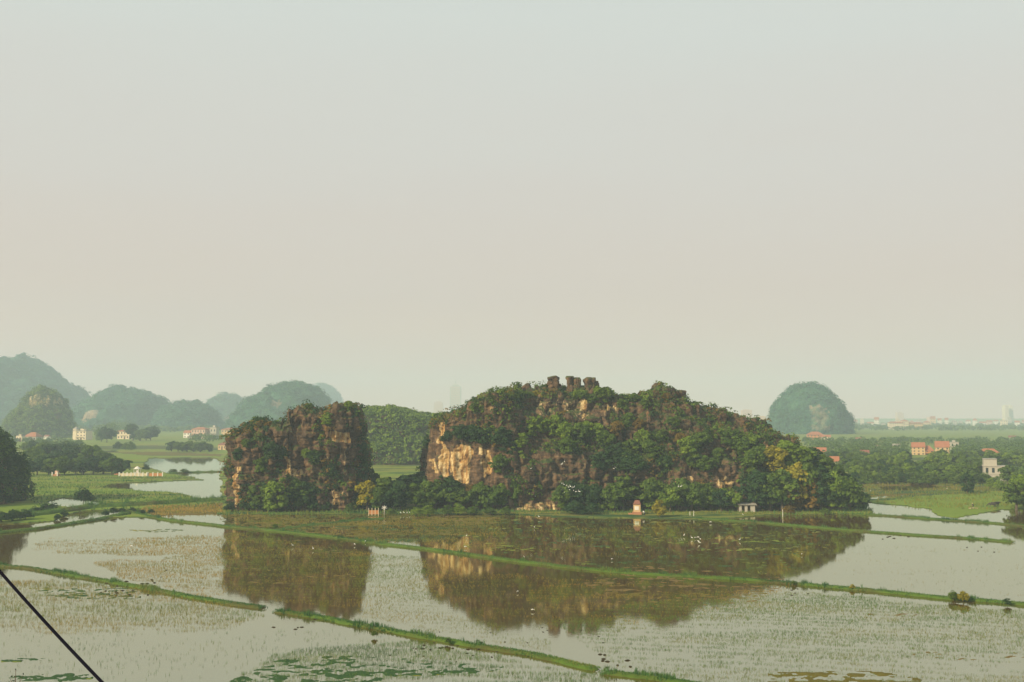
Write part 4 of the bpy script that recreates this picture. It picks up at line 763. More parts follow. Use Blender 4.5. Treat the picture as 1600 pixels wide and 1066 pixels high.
# ------------------------------------------------------------------ buildings
def wallmat(name, c, d=0.8):
    m, t, b = mat(name, rough=0.85); n = noise(t, 0.9, 4, .6)
    t.links.new(mixc(t, n, tuple(k * d for k in c), c), b.inputs['Base Color']); return m
MW = {'cream': wallmat('cream_plaster', (0.72, 0.60, 0.42)), 'white': wallmat('whitewash', (0.80, 0.76, 0.68)), 'pink': wallmat('pinkish_plaster', (0.62, 0.42, 0.33)), 'grey': wallmat('grey_cement', (0.46, 0.42, 0.35)), 'orange': wallmat('orange_paint', (0.55, 0.24, 0.09)), 'ochre': wallmat('ochre_plaster', (0.62, 0.43, 0.22)), 'brick': wallmat('brick', (0.46, 0.22, 0.12), .6)}
MR = {'red': wallmat('red_tiles', (0.42, 0.17, 0.09), .6), 'brown': wallmat('brown_tiles', (0.26, 0.12, 0.08), .7), 'concrete': wallmat('concrete_roof', (0.34, 0.31, 0.26)), 'blue': wallmat('blue_sheet', (0.22, 0.36, 0.42))}
M_PANE, _, _ = mat('window_pane', (0.03, 0.04, 0.045), 0.15, 0.5); M_FRAME = wallmat('window_frame', (0.5, 0.45, 0.36)); M_DOOR = wallmat('door_wood', (0.12, 0.07, 0.04))
def house(x0, x1, yt, yb, label, wall='cream', roof='red', shape='hip', st=2, cols=3, rz=None, d=None, group='houses on the plain', cat='house', name='house', zb=0.3, rf=0.28, side=2, tower=None):
    c = W((x0 + x1) / 2, yb, 0.0); Y = c[1]; s = Y / F; wd = (x1 - x0) * s; h = (yb - yt) * s; d = d or wd * .6
    rz = R(-16) if rz is None else rz
    wd = wd / (math.cos(rz) + abs(math.sin(rz)) * d / wd)
    o = empty(name, (c[0], c[1] + d / 2, 0.1), rz); tag(o, label, cat, group)
    he = h * (1 - rf) if shape != 'flat' else h * .94
    mb = MB().box(-wd / 2, wd / 2, -d / 2, d / 2, -0.3, he)
    if shape == 'gable':
        mb.poly([(-wd / 2, -d / 2, he), (-wd / 2, d / 2, he), (-wd / 2, 0, h * .98), (wd / 2, -d / 2, he), (wd / 2, d / 2, he), (wd / 2, 0, h * .98)], [(0, 2, 1), (3, 4, 5)])
    mb.obj('wall', MW[wall], o)
    e = max(.3, wd * .04); r = MB()
    if shape == 'flat':
        r.box(-wd / 2 - e, wd / 2 + e, -d / 2 - e, d / 2 + e, he + .004, h); rr_ = r.obj('roof', MR[roof], o)
        MB().box(-wd * .2, wd * .12, -d * .1, d * .3, h + .004, h + h * .16).obj('stair_hut', MW[wall], o)
    else:
        top = wd * .5 - (d * .45 if shape == 'hip' else -e); top = max(top, wd * .08)
        r.poly([(-wd / 2 - e, -d / 2 - e, he - .05), (wd / 2 + e, -d / 2 - e, he - .05), (wd / 2 + e, d / 2 + e, he - .05), (-wd / 2 - e, d / 2 + e, he - .05), (-top, 0, h + .1), (top, 0, h + .1),
                (-wd / 2 - e, -d / 2 - e, he - .3), (wd / 2 + e, -d / 2 - e, he - .3), (wd / 2 + e, d / 2 + e, he - .3), (-wd / 2 - e, d / 2 + e, he - .3)],
               [(0, 1, 5, 4), (1, 2, 5), (2, 3, 4, 5), (3, 0, 4), (6, 7, 1, 0), (7, 8, 2, 1), (8, 9, 3, 2), (9, 6, 0, 3), (9, 8, 7, 6)])
        r.obj('roof', MR[roof], o)
    fh = he / st; ww = wd / cols * .42; wh = fh * .46
    wm = MB().box(-ww / 2, ww / 2, -.06, .1, -wh / 2, wh / 2).me('window', M_FRAME); pm = MB().box(-ww / 2 * .8, ww / 2 * .8, -.10, -.064, -wh / 2 * .85, wh / 2 * .85).me('pane', M_PANE)
    def win(x, y, z, a):
        q = link('window', wm, o, (x, y, z)); q.rotation_euler = (0, 0, a); link('pane', pm, q)
    for f_ in range(st):
        for k in range(cols):
            if f_ == 0 and k == cols // 2: continue
            win(-wd / 2 + wd * (k + .5) / cols, -d / 2 - .01, fh * (f_ + .55), 0)
        for k in range(side): win(-wd / 2 - .01, -d / 2 + d * (k + .5) / side, fh * (f_ + .55), -PI / 2)
    MB().box(-ww * .6, ww * .6, -d / 2 - .08, -d / 2 + .1, 0, fh * .75).obj('door', M_DOOR, o, ((-wd / 2 + wd * (cols // 2 + .5) / cols), 0, 0))
    if st > 1 and shape != 'gable' and wd < 40:
        MB().box(-wd * .3, wd * .3, -d / 2 - 1.3, -d / 2 - .02, fh - .12, fh + .08).box(-wd * .3, wd * .3, -d / 2 - 1.3, -d / 2 - 1.2, fh + .084, fh + .9).obj('balcony', MW[wall], o)
    if tower:
        tx, tw2, th = tower
        MB().box(tx - tw2, tx + tw2, -d / 2 - .5, -d / 2 + 2 * tw2, 0, th).obj('stair_tower', MW[wall], o)
        MB().poly([(tx - tw2 - .4, -d / 2 - .9, th + .01), (tx + tw2 + .4, -d / 2 - .9, th + .01), (tx + tw2 + .4, -d / 2 + 2 * tw2 + .4, th + .01), (tx - tw2 - .4, -d / 2 + 2 * tw2 + .4, th + .01), (tx, -d / 2 + tw2, th + 3.4)], [(0, 1, 4), (1, 2, 4), (2, 3, 4), (3, 0, 4), (3, 2, 1, 0)]).obj('tower_roof', MR[roof], o)
    return o
G1 = 'houses at the foot of the left hills'
house(24, 36, 681, 691, 'small cream house left of the one with the long red roof', 'cream', 'concrete', 'flat', 1, 2, group=G1)
house(36, 61, 676, 690, 'low grey house with a bright red roof near the left edge', 'grey', 'red', 'hip', 1, 4, group=G1, rf=.45)
house(68, 77, 680, 687, 'tiny white and red house between two taller left houses', 'white', 'brown', 'gable', 1, 2, group=G1)
house(113, 139, 673, 688, 'tall cream villa with a pointed red turret roof', 'cream', 'concrete', 'flat', 3, 4, group=G1, tower=(-7, 2.6, 13.5))
house(151, 172, 675, 685, 'low ochre house right of the turreted villa', 'ochre', 'red', 'hip', 1, 4, group=G1)
house(182, 206, 672, 687, 'square cream house with a flat brick-red roof', 'cream', 'red', 'hip', 2, 4, group=G1, rf=.14, d=11)
house(286, 299, 673, 685, 'small white gabled house beside the pink one', 'white', 'red', 'gable', 2, 2, group=G1, rf=.3)
house(298, 325, 668, 686, 'wide pink house under a long dark red roof', 'pink', 'red', 'hip', 2, 5, group=G1, rf=.16)
house(327, 340, 668, 686, 'grey-green flat-roofed house right of the pink house', 'grey', 'concrete', 'flat', 2, 2, group=G1)
house(345, 372, 669, 684, 'ochre house half hidden by the tower edge', 'ochre', 'red', 'hip', 2, 5, group=G1, rf=.15)
house(340, 356, 692, 704, 'small orange-brown house just left of the tower', 'ochre', 'brown', 'hip', 1, 3, group=G1, rf=.3)
house(92, 98, 692, 699, 'little ochre hut among the dark trees at left', 'ochre', 'red', 'gable', 1, 1, group=G1)
G2 = 'village houses at right'
house(1262, 1290, 675, 688, 'long orange-roofed hall at the foot of the dome hill', 'orange', 'red', 'hip', 2, 5, group=G2, rf=.35)
house(1284, 1300, 680, 690, 'orange house next to the long hall under the dome hill', 'cream', 'red', 'gable', 1, 3, group=G2)
house(1338, 1348, 684, 694, 'small white gabled house with a pink side at the back of the wood', 'white', 'brown', 'gable', 2, 2, group=G2)
house(1366, 1384, 689, 698, 'low brownish house sunk in the back of the wood', 'ochre', 'brown', 'hip', 1, 3, group=G2)
house(1346, 1360, 704, 724, 'narrow cream house peeking over the wood', 'cream', 'brown', 'gable', 2, 2, group=G2, rf=.3)
house(1270, 1294, 700, 722, 'red-roofed house just right of the outcrop slope', 'ochre', 'red', 'gable', 1, 4, group=G2, rf=.4)
house(1298, 1313, 714, 734, 'cream and red house low at the left end of the village wood', 'cream', 'red', 'gable', 2, 2, group=G2, rf=.35)
house(1396, 1408, 694, 708, 'small pale house with a green-grey roof mid wood', 'cream', 'concrete', 'gable', 2, 2, group=G2)
house(1427, 1448, 692, 712, 'large ochre house with a bright orange roof above the wood', 'ochre', 'red', 'gable', 3, 3, group=G2, rf=.35)
house(1440, 1462, 697, 712, 'lower orange roof attached in front of the large ochre house', 'orange', 'red', 'hip', 2, 3, group=G2, rf=.5)
house(1464, 1486, 690, 710, 'long orange-roofed house right of the large ochre one', 'ochre', 'red', 'gable', 2, 3, group=G2, rf=.45)
house(1486, 1500, 691, 706, 'pale flat house between the orange roof and the tall trees', 'grey', 'concrete', 'flat', 2, 2, group=G2)
house(1530, 1572, 702, 722, 'wide red-roofed house with a cream upper block', 'cream', 'red', 'hip', 1, 5, group=G2, rf=.5)
house(1545, 1552, 696, 706, 'small cream block behind the wide red roof', 'cream', 'concrete', 'flat', 1, 1, group=G2)
house(1578, 1590, 681, 690, 'tiny white farmhouse alone on the far field', 'white', 'brown', 'gable', 1, 2, group=G2)
# unfinished concrete house, nearest of the village
def conc_house():
    c = W(1560, 753, 0); o = empty('concrete_house', (c[0], c[1] + 4, .1), R(-20)); o.scale = (1, 1, 1); s = c[1] / F
    tag(o, 'bare unplastered concrete house with a boxy upper storey near the right edge', 'house', G2)
    MB().box(-4.6, 4.6, -4, 4, -.3, 3.6).box(-4.9, 4.9, -4.3, 4.3, 3.604, 3.95).obj('lower_storey', MW['grey'], o, (0, 0, 3.2)); MB().box(-4.6, 4.6, -4, 4, -.3, 3.19).obj('base_storey', MW['grey'], o)
    MB().box(-4.4, 1.0, -3.7, 3.7, 0, 2.9).obj('upper_storey', MW['grey'], o, (0, 0, 7.16))
    MB().box(-4.6, 1.2, -3.9, 3.9, 0, .25).obj('roof', MR['concrete'], o, (0, 0, 10.07))
    for x in (-3.2, -.6, 2.8): MB().box(x - .55, x + .55, -4.03, -3.9, 4.0, 6.2).obj('window', M_PANE, o)
conc_house()
G3 = 'buildings of the distant town'
house(1390, 1413, 659, 671.5, 'long cream school block, left wing', 'cream', 'red', 'hip', 3, 8, R(-6), 14, G3, 'building', 'town_building', rf=.15, side=1)
house(1410, 1421, 656, 671.5, 'taller central block of the cream school', 'cream', 'red', 'hip', 4, 4, R(-6), 16, G3, 'building', 'town_building', rf=.15, side=1)
house(1420, 1443, 660, 671.5, 'long cream school block, right wing', 'ochre', 'red', 'hip', 3, 8, R(-6), 14, G3, 'building', 'town_building', rf=.15, side=1)
rb = random.Random(4); names = ['narrow pale', 'squat pink', 'flat-roofed cream', 'red-roofed', 'slim white', 'broad grey']
k = 0
for i, x in enumerate(range(1334, 1600, 11)):
    w2 = rb.uniform(5, 11); yb = rb.uniform(663.5, 667); ht = rb.uniform(5, 12) if i not in (3, 11) else 14
    tn = rb.choice(names); wl = {'narrow pale': 'white', 'squat pink': 'pink', 'flat-roofed cream': 'cream', 'red-roofed': 'ochre', 'slim white': 'white', 'broad grey': 'grey'}[tn]
    rl = 'concrete' if 'flat' in tn or 'grey' in tn else 'red'; sh = 'flat' if rl == 'concrete' else pick('hip', 'gable')
    house(x, x + w2, yb - ht, yb, f'{tn} building, {ordw(k)} from the dome hill along the hazy skyline', wl, rl, sh, 3, 3, R(-10), None, G3, 'building', 'town_building', side=1); k += 1
def slab(x0, x1, yt, Y, label, wall='pink', n=12, spire=False, d=26):
    a = at(x0, yt, Y); b = at(x1, yt, Y); wd = b[0] - a[0]; h = a[2]; o = empty('high_rise', ((a[0] + b[0]) / 2, Y, 0)); tag(o, label, 'tower block', G3)
    MB().box(-wd / 2, wd / 2, 0, d, -1, h).obj('wall', MW[wall], o); MB().box(-wd * .3, wd * .3, d * .3, d * .7, h + .01, h + h * .05).obj('roof_block', MW[wall], o)
    wm = MB().box(-wd * .42, wd * .42, -.3, -.004, 0, h / n * .45).me('window_band', MW['pink'])  # bands pale instead of dark glass: fading by haze put into their colour
    for k in range(n): link('window_band', wm, o, (0, 0, h / n * (k + .3)))
    if spire: MB().box(-1, 1, d * .5 - 1, d * .5 + 1, h * 1.05 + .02, h * 1.16).obj('mast', MW['grey'], o)
slab(703, 720, 604, 4650, 'faint high-rise with a mast, ghostly behind the outcrop', 'grey', 16, True, 40)
slab(1570, 1576, 634, 4400, 'left of the two slim hazy towers at the right horizon', 'cream', 10)
slab(1578, 1583, 634, 4430, 'right of the two slim hazy towers at the right horizon', 'cream', 10)
slab(1160, 1175, 641, 3600, 'hazy slab block seen just left of the dome hill', 'pink', 7)
slab(1186, 1197, 651, 2900, 'low orange block touching the dome hill on its left', 'ochre', 4)
slab(678, 692, 629, 4600, 'very faint broad tower left of the masted high-rise', 'pink', 8)
slab(1402, 1412, 645, 4500, 'hazy block far behind the cream school', 'pink', 6)
slab(1452, 1462, 652, 3900, 'hazy pink block right of the cream school', 'pink', 5)
# ------------------------------------------------------------------ small structures near the rocks
def open_shed():
    c = W(1167.5, 800, .3); o = empty('open_shed', (c[0], c[1], .3), R(-4)); tag(o, 'low open shed with a flat sheet roof between pale pillars at the water', 'shed')
    MB().box(-2.7, 2.7, 1.5, 1.65, -.3, 2.1).obj('back_wall', M_DOOR, o)
    for x0, x1 in ((-2.5, -1.7), (-.75, .1), (1.0, 2.4)): MB().box(x0, x1, -.12, .12, -.3, 2.08).obj('pillar', MW['grey'], o)
    MB().poly([(-2.9, -.6, 2.1), (2.9, -.6, 2.1), (2.9, 2.0, 2.5), (-2.9, 2.0, 2.5), (-2.9, -.6, 2.25), (2.9, -.6, 2.25), (2.9, 2.0, 2.65), (-2.9, 2.0, 2.65)], [(3, 2, 1, 0), (4, 5, 6, 7), (0, 1, 5, 4), (2, 3, 7, 6), (1, 2, 6, 5), (3, 0, 4, 7)]).obj('roof', MR['concrete'], o)
open_shed()
def brick_shrine():
    c = W(996, 804.5, .2); o = empty('shrine', (c[0], c[1], .2), R(-12)); tag(o, 'narrow brick shrine with a pale niche and dark red cap on the shore', 'shrine')
    MB().box(-1.5, 1.3, -.9, 1.2, -.3, .9).box(-2.7, -1.504, -.6, .4, -.3, .5).obj('plinth', MW['brick'], o)
    MB().box(-1.15, .95, -.6, .9, .904, 3.1).obj('body', MW['ochre'], o)
    MB().box(-.75, .5, -.70, -.604, 1.5, 2.6).obj('niche', MW['white'], o)
    MB().box(-1.3, 1.1, -.75, 1.0, 3.104, 3.3).poly([(-1.2, -.7, 3.304), (1.0, -.7, 3.304), (1.0, .95, 3.304), (-1.2, .95, 3.304), (-.7, .1, 4.4), (.6, .1, 4.4)], [(0, 1, 5, 4), (1, 2, 5), (2, 3, 4, 5), (3, 0, 4), (3, 2, 1, 0)]).obj('roof', MR['brown'], o)
brick_shrine()
def orange_fence():
    c = W(576, 804.5, .25); o = empty('fence', (c[0], c[1], .25)); tag(o, 'short orange fence of four posts with pointed pale tops', 'fence')
    for k in range(4): MB().box(-.09, .09, -.09, .09, -.3, 1.75).poly([(-.11, -.11, 1.754), (.11, -.11, 1.754), (.11, .11, 1.754), (-.11, .11, 1.754), (0, 0, 2.15)], [(0, 1, 4), (1, 2, 4), (2, 3, 4), (3, 0, 4), (3, 2, 1, 0)]).obj('post', MW['cream'], o, (k * .98, 0, 0))
    for k in range(3): MB().box(.09, .89, -.04, .04, .15, 1.35).obj('panel', MW['orange'], o, (k * .98, 0, 0))
orange_fence()
def ornament():
    c = W(600.5, 803.5, .25); o = empty('ornament', (c[0], c[1], .25)); tag(o, 'white many-petalled ornament raised on a post by the orange fence', 'ornament')
    MB().tube([(0, 0, -.3), (0, 0, 1.3)], .14, 8).obj('post', MW['grey'], o)
    for k in range(5):
        a = PI * (k / 4) - .0; x, z = math.cos(a), math.sin(a)
        MB().tube([(0, 0, 1.9), (x * .45, -.05, 1.8 + z * .5), (x * .95, 0, 1.8 + z * .95)], [.06, .13, .02], 8).obj('petal', MW['white'], o)
    MB().tube([(0, 0, 1.3), (0, 0, 1.9)], [.2, .12], 10).obj('cup', MW['white'], o)
ornament()
def stake(x, y, h, lab):
    c = W(x, y, .2); tag(MB().tube([(0, 0, -.3), (.02, 0, h * .6), (0, 0, h)], [.09, .08, .06], 6).obj('stake', MW['white'], None, (c[0], c[1], .2)), lab, 'stake', 'stakes on the shore')
stake(1078, 806, 1.3, 'short grey stake at the shore, left of a pair'); stake(1084, 807, 1.7, 'taller white stake at the shore, right of a pair'); stake(1223, 806, 1.9, 'pale stake alone on the bank right of the open shed')
# white memorial at left
def memorial():
    s = 516 / F; c = W(212, 743, .3); o = empty('pavilion', (c[0], c[1] + 2, .3), R(-10)); tag(o, 'small white memorial pavilion with a domed cap in the left meadow', 'pavilion')
    o.scale = (.85, .85, .85); MB().box(-3.2, 3.2, -2.5, 2.5, -.3, 1.3).obj('platform', MW['cream'], o)
    for x in (-1.4, 1.4):
        for y in (-1.2, 1.2): MB().tube([(x, y, 1.304), (x, y, 3.6)], .22, 8).obj('column', MW['white'], o)
    MB().box(-.6, .6, -.5, .5, 1.304, 3.0).obj('stele', MW['white'], o)
    MB().box(-1.9, 1.9, -1.7, 1.7, 3.604, 3.9).tube([(0, 0, 3.9), (0, 0, 4.4), (0, 0, 4.8), (0, 0, 5.3)], [1.7, 1.4, .7, .1], 12).obj('roof', MW['white'], o)
    c = W(222, 744, .3); o = empty('garden_wall', (c[0], c[1] - 1.5, .3), R(-3)); tag(o, 'low cream wall around the white memorial pavilion', 'wall')
    for k in range(8): MB().box(-.25, .25, -.25, .25, -.3, 1.9).obj('post', MW['white'], o, (-11 + k * 2.0, 0, 0))
    for k in range(7): MB().box(.26, 1.74, -.1, .1, -.3, 1.4).obj('panel', MW['cream'], o, (-11 + k * 2.0, 0, 0))
    c = W(244, 744, .3); o = empty('garden_wall', (c[0], c[1] - 1.5, .3), R(-3)); tag(o, 'orange length of wall between white posts right of the memorial', 'wall')
    for k in range(4): MB().box(-.2, .2, -.2, .2, -.3, 2.0).obj('post', MW['white'], o, (-3.5 + k * 2.4, 0, 0))
    for k in range(3): MB().box(.21, 2.19, -.1, .1, -.3, 1.5).obj('panel', MW['orange'], o, (-3.5 + k * 2.4, 0, 0))
    c = W(184, 742, .3); o = empty('pagoda', (c[0], c[1], .3), R(-20)); tag(o, 'little brown two-tiered pagoda left of the white memorial', 'pagoda')
    MB().box(-1.2, 1.2, -1.2, 1.2, -.3, 2.2).box(-.8, .8, -.8, .8, 2.7, 3.9).obj('body', MW['brick'], o)
    for z, r_ in ((2.204, 2.1), (3.904, 1.5)): MB().poly([(-r_, -r_, z), (r_, -r_, z), (r_, r_, z), (-r_, r_, z), (-.7, -.7, z + .6), (.7, -.7, z + .6), (.7, .7, z + .6), (-.7, .7, z + .6)], [(0, 1, 5, 4), (1, 2, 6, 5), (2, 3, 7, 6), (3, 0, 4, 7), (4, 5, 6, 7), (3, 2, 1, 0)]).obj('roof', MR['brown'], o)
    c = W(136, 742, .3); o = empty('shelter', (c[0], c[1], .3), R(8)); tag(o, 'pale blue-white sheet shelter under the wood at left', 'shelter')
    MB().poly([(-2.4, -1.4, 2.0), (2.4, -1.4, 2.0), (2.4, 1.4, 2.0), (-2.4, 1.4, 2.0), (-2.2, 0, 2.7), (2.2, 0, 2.7)], [(0, 1, 5, 4), (1, 2, 5), (2, 3, 4, 5), (3, 0, 4), (3, 2, 1, 0)]).obj('roof', MW['white'], o)
    for x in (-2, 2):
        for y in (-1.2, 1.2): MB().box(x - .07, x + .07, y - .07, y + .07, -.3, 1.99).obj('post', MW['grey'], o)
    c = W(88, 744, .3); o = empty('grave', (c[0], c[1], .3), R(-15)); tag(o, 'reddish tomb with pale gateposts at the edge of the left wood', 'grave')
    MB().box(-1.6, 1.6, -1, 1, -.3, .9).obj('plinth', MW['brick'], o); MB().box(-.6, .9, -.4, .5, .904, 2.6).obj('headstone', MW['pink'], o)
    for x in (-1.5, 1.5): MB().box(x - .2, x + .2, -1.3, -1.02, -.3, 2.0).obj('gatepost', MW['white'], o)
memorial()
# ------------------------------------------------------------------ birds, buffaloes, people
M_WHITE = wallmat('egret_feathers', (0.85, 0.85, 0.80), .95); M_BEAK, _, _ = mat('bill', (0.5, 0.33, 0.06)); M_LEG, _, _ = mat('bird_leg', (0.03, 0.03, 0.025))
def egret_me(pose):
    mb = MB()
    if pose == 'stand': mb.tube([(-.42, 0, .42), (-.28, 0, .47), (-.08, 0, .53), (.12, 0, .58), (.22, 0, .66), (.25, 0, .78), (.19, 0, .90), (.22, 0, .99), (.30, 0, 1.02), (.38, 0, 1.0)], [.02, .09, .14, .12, .07, .04, .035, .04, .05, .025], 8)
    else: mb.tube([(-.42, 0, .40), (-.26, 0, .47), (-.05, 0, .52), (.15, 0, .52), (.27, 0, .50), (.36, 0, .56), (.42, 0, .50), (.50, 0, .38), (.55, 0, .33)], [.02, .09, .14, .11, .06, .04, .04, .045, .025], 8)
    return mb.me('egret', M_WHITE)
EG = {p: egret_me(p) for p in ('stand', 'stoop')}
LEGM = MB().tube([(0, 0, -.02), (-.03, 0, .24), (0, 0, .46)], [.013, .016, .022], 5).me('leg', M_LEG)
BILL = {'stand': MB().tube([(.38, 0, 1.0), (.53, 0, .96)], [.02, .004], 5).me('bill', M_BEAK), 'stoop': MB().tube([(.55, 0, .33), (.63, 0, .20)], [.02, .004], 5).me('bill', M_BEAK)}
re_ = random.Random(11)
def egret(p, label, group, sc=1.0):
    pose = re_.choice(('stand', 'stand', 'stoop')); o = link('egret', EG[pose], None, tuple(p)); o.rotation_euler = (0, 0, re_.uniform(0, 6.28)); o.scale = (sc,) * 3
    tag(o, label, 'bird', group); link('leg', LEGM, o, (0, .05, 0)); link('leg', LEGM, o, (.04, -.05, 0)); link('bill', BILL[pose], o)
for x, y, lab in [(1069, 839, 'leftmost egret of the small flock in the dark water'), (1081, 843, 'second egret of the flock in the dark water'), (1086, 842.5, 'third egret of the flock in the dark water'), (1091, 842, 'fourth egret of the flock in the dark water'), (1094, 845, 'rightmost egret of the flock in the dark water'), (1092, 850, 'egret standing just below the flock in the dark water'), (1156, 846, 'lone egret right of the flock in dark water'), (1253, 868, 'lone egret at the right end of the dark reflection'), (1110, 818, 'egret at the start of the thin right bund'),
    (819, 873, 'egret on the long bund below the bare rock foot'), (809, 927, 'lone egret in the brown reflection, upper of two'), (832, 956, 'lone egret in the brown reflection, lower of two'), (727, 857, 'egret on the long bund by the pale reflection'), (729, 840, 'egret in the weeds above the long bund'), (457, 855, 'leftmost egret in the tower reflection'), (489, 860, 'egret wading in the tower reflection, second from left'), (554, 853, 'egret at the right side of the tower reflection'), (571, 848, 'egret on the long bund at the gap reflection'), (842, 811, 'egret on the shore below the bare rock foot'), (956, 876, 'egret close under the long bund in dark water'), (835, 826, 'egret in the marsh below the rock foot'),
    (205, 856, 'lone egret in the upper left paddy'), (1372, 757, 'egret on the yellow bank beside the right wood'), (1360, 770, 'egret in the reeds at the outcrop right tip'), (1480, 766, 'egret in the meadow at right, mid field'), (1161, 808, 'egret before the open shed'),
    (626, 805, 'leftmost egret of the row on the shore'), (631, 804.5, 'second egret of the row on the shore'), (636, 805, 'third egret of the row on the shore'), (640, 804.5, 'fourth egret of the row on the shore'), (644, 805, 'fifth egret of the row on the shore'), (649, 804.5, 'last egret of the row on the shore')]:
    p = W(x, y, 0.0); egret((p[0], p[1], 0.05 if y > 812 else .3), lab, 'egrets feeding on the flooded fields', .6 if y > 865 else .75)
bpy.context.view_layer.update(); DG = bpy.context.evaluated_depsgraph_get()
def scene_hit(x, y):
    d = Vector(ray(x, y)).normalized(); r = S.ray_cast(DG, Vector((0, 0, H)) + d * 60, d); return r[1] if r[0] else None
for i, (x, y) in enumerate([(881, 760), (885, 762), (888, 764), (891, 763), (894, 765), (897, 764), (900, 771), (905, 771), (882, 772), (878, 758), (890, 768), (896, 769), (957, 730), (961, 733), (965, 729), (959, 735), (882, 724), (878, 728), (884, 720), (830, 735), (1060, 763), (1064, 763), (836, 778)]):
    p = scene_hit(x, y)
    if p is None: continue
    lab = f'{ordw(i)} roosting egret of the white cluster on the dark trees' if i < 12 else ('%s roosting egret on the slope above the dark trees' % ordw(i - 12) if i < 20 else '%s egret perched near the tree tops right of centre' % ordw(i - 20))
    egret((p.x, p.y - .25, p.z + .05), lab, 'egrets roosting on the trees', 1.0)
def skinned(name, joints, edges, mt, parent=None, sub=2):
    me = bpy.data.meshes.new(name); me.from_pydata([j[:3] for j in joints], edges, []); me.materials.append(mt); o = link(name, me, parent)
    bm = bmesh.new(); bm.from_mesh(me); sl_ = bm.verts.layers.skin.verify(); bm.verts.ensure_lookup_table()
    for i, j in enumerate(joints): bm.verts[i][sl_].radius = (j[3], j[3] if len(j) < 5 else j[4]); bm.verts[i][sl_].use_root = (i == 0)
    bm.to_mesh(me); bm.free(); m = o.modifiers.new('skin', 'SKIN'); m.use_smooth_shade = True; s = o.modifiers.new('sub', 'SUBSURF'); s.levels = s.render_levels = sub
    return o
M_HIDE, _, _ = mat('buffalo_hide', (0.045, 0.038, 0.033), .8); M_HORN, _, _ = mat('horn', (0.16, 0.13, 0.10), .5)
def buffalo(x, y, rz, graze, label):
    c = W(x, y, .3); J = [(0, 0, 1.05, .42, .50), (-.75, 0, 1.08, .36, .44), (.65, 0, 1.08, .36, .46), (1.15, 0, 1.0 if graze else 1.2, .22), (1.5, 0, .55 if graze else 1.25, .17), (1.78, 0, .28 if graze else 1.08, .10),
        (-.8, .25, .75, .17), (-.85, .27, .38, .09), (-.8, .27, .0, .09), (-.8, -.25, .75, .17), (-.72, -.27, .38, .09), (-.76, -.27, 0, .09), (.7, .24, .7, .14), (.72, .25, .36, .08), (.72, .25, 0, .09), (.7, -.24, .7, .14), (.8, -.25, .36, .08), (.78, -.25, 0, .09), (-1.12, 0, 1.05, .08), (-1.25, 0, .6, .03)]
    E = [(0, 1), (0, 2), (2, 3), (3, 4), (4, 5), (1, 6), (6, 7), (7, 8), (1, 9), (9, 10), (10, 11), (2, 12), (12, 13), (13, 14), (2, 15), (15, 16), (16, 17), (1, 18), (18, 19)]
    o = skinned('buffalo', J, E, M_HIDE); o.location = (c[0], c[1], .28); o.rotation_euler = (0, 0, rz); tag(o, label, 'water buffalo', 'buffaloes on the meadow')
    hx, hz = (1.42, .68) if graze else (1.42, 1.38)
    for s in (-1, 1): MB().tube([(hx, s * .1, hz), (hx - .12, s * .38, hz + .08), (hx - .35, s * .52, hz + .22), (hx - .6, s * .42, hz + .35)], [.06, .05, .035, .01], 6).obj('horn', M_HORN, o)
buffalo(1551, 792, R(150), True, 'dark water buffalo grazing, left of two at the right meadow')
buffalo(1557, 791, R(20), False, 'dark water buffalo standing head up, right of two at the meadow')
M_SKIN, _, _ = mat('skin', (0.36, 0.20, 0.12), .6); M_SHIRT_W, _, _ = mat('white_shirt', (0.75, 0.74, 0.72)); M_NAVY, _, _ = mat('dark_cloth', (0.02, 0.03, 0.05)); M_STRAW, _, _ = mat('straw_hat', (0.5, 0.4, 0.2)); M_HAIR, _, _ = mat('hair', (0.01, 0.01, 0.01))
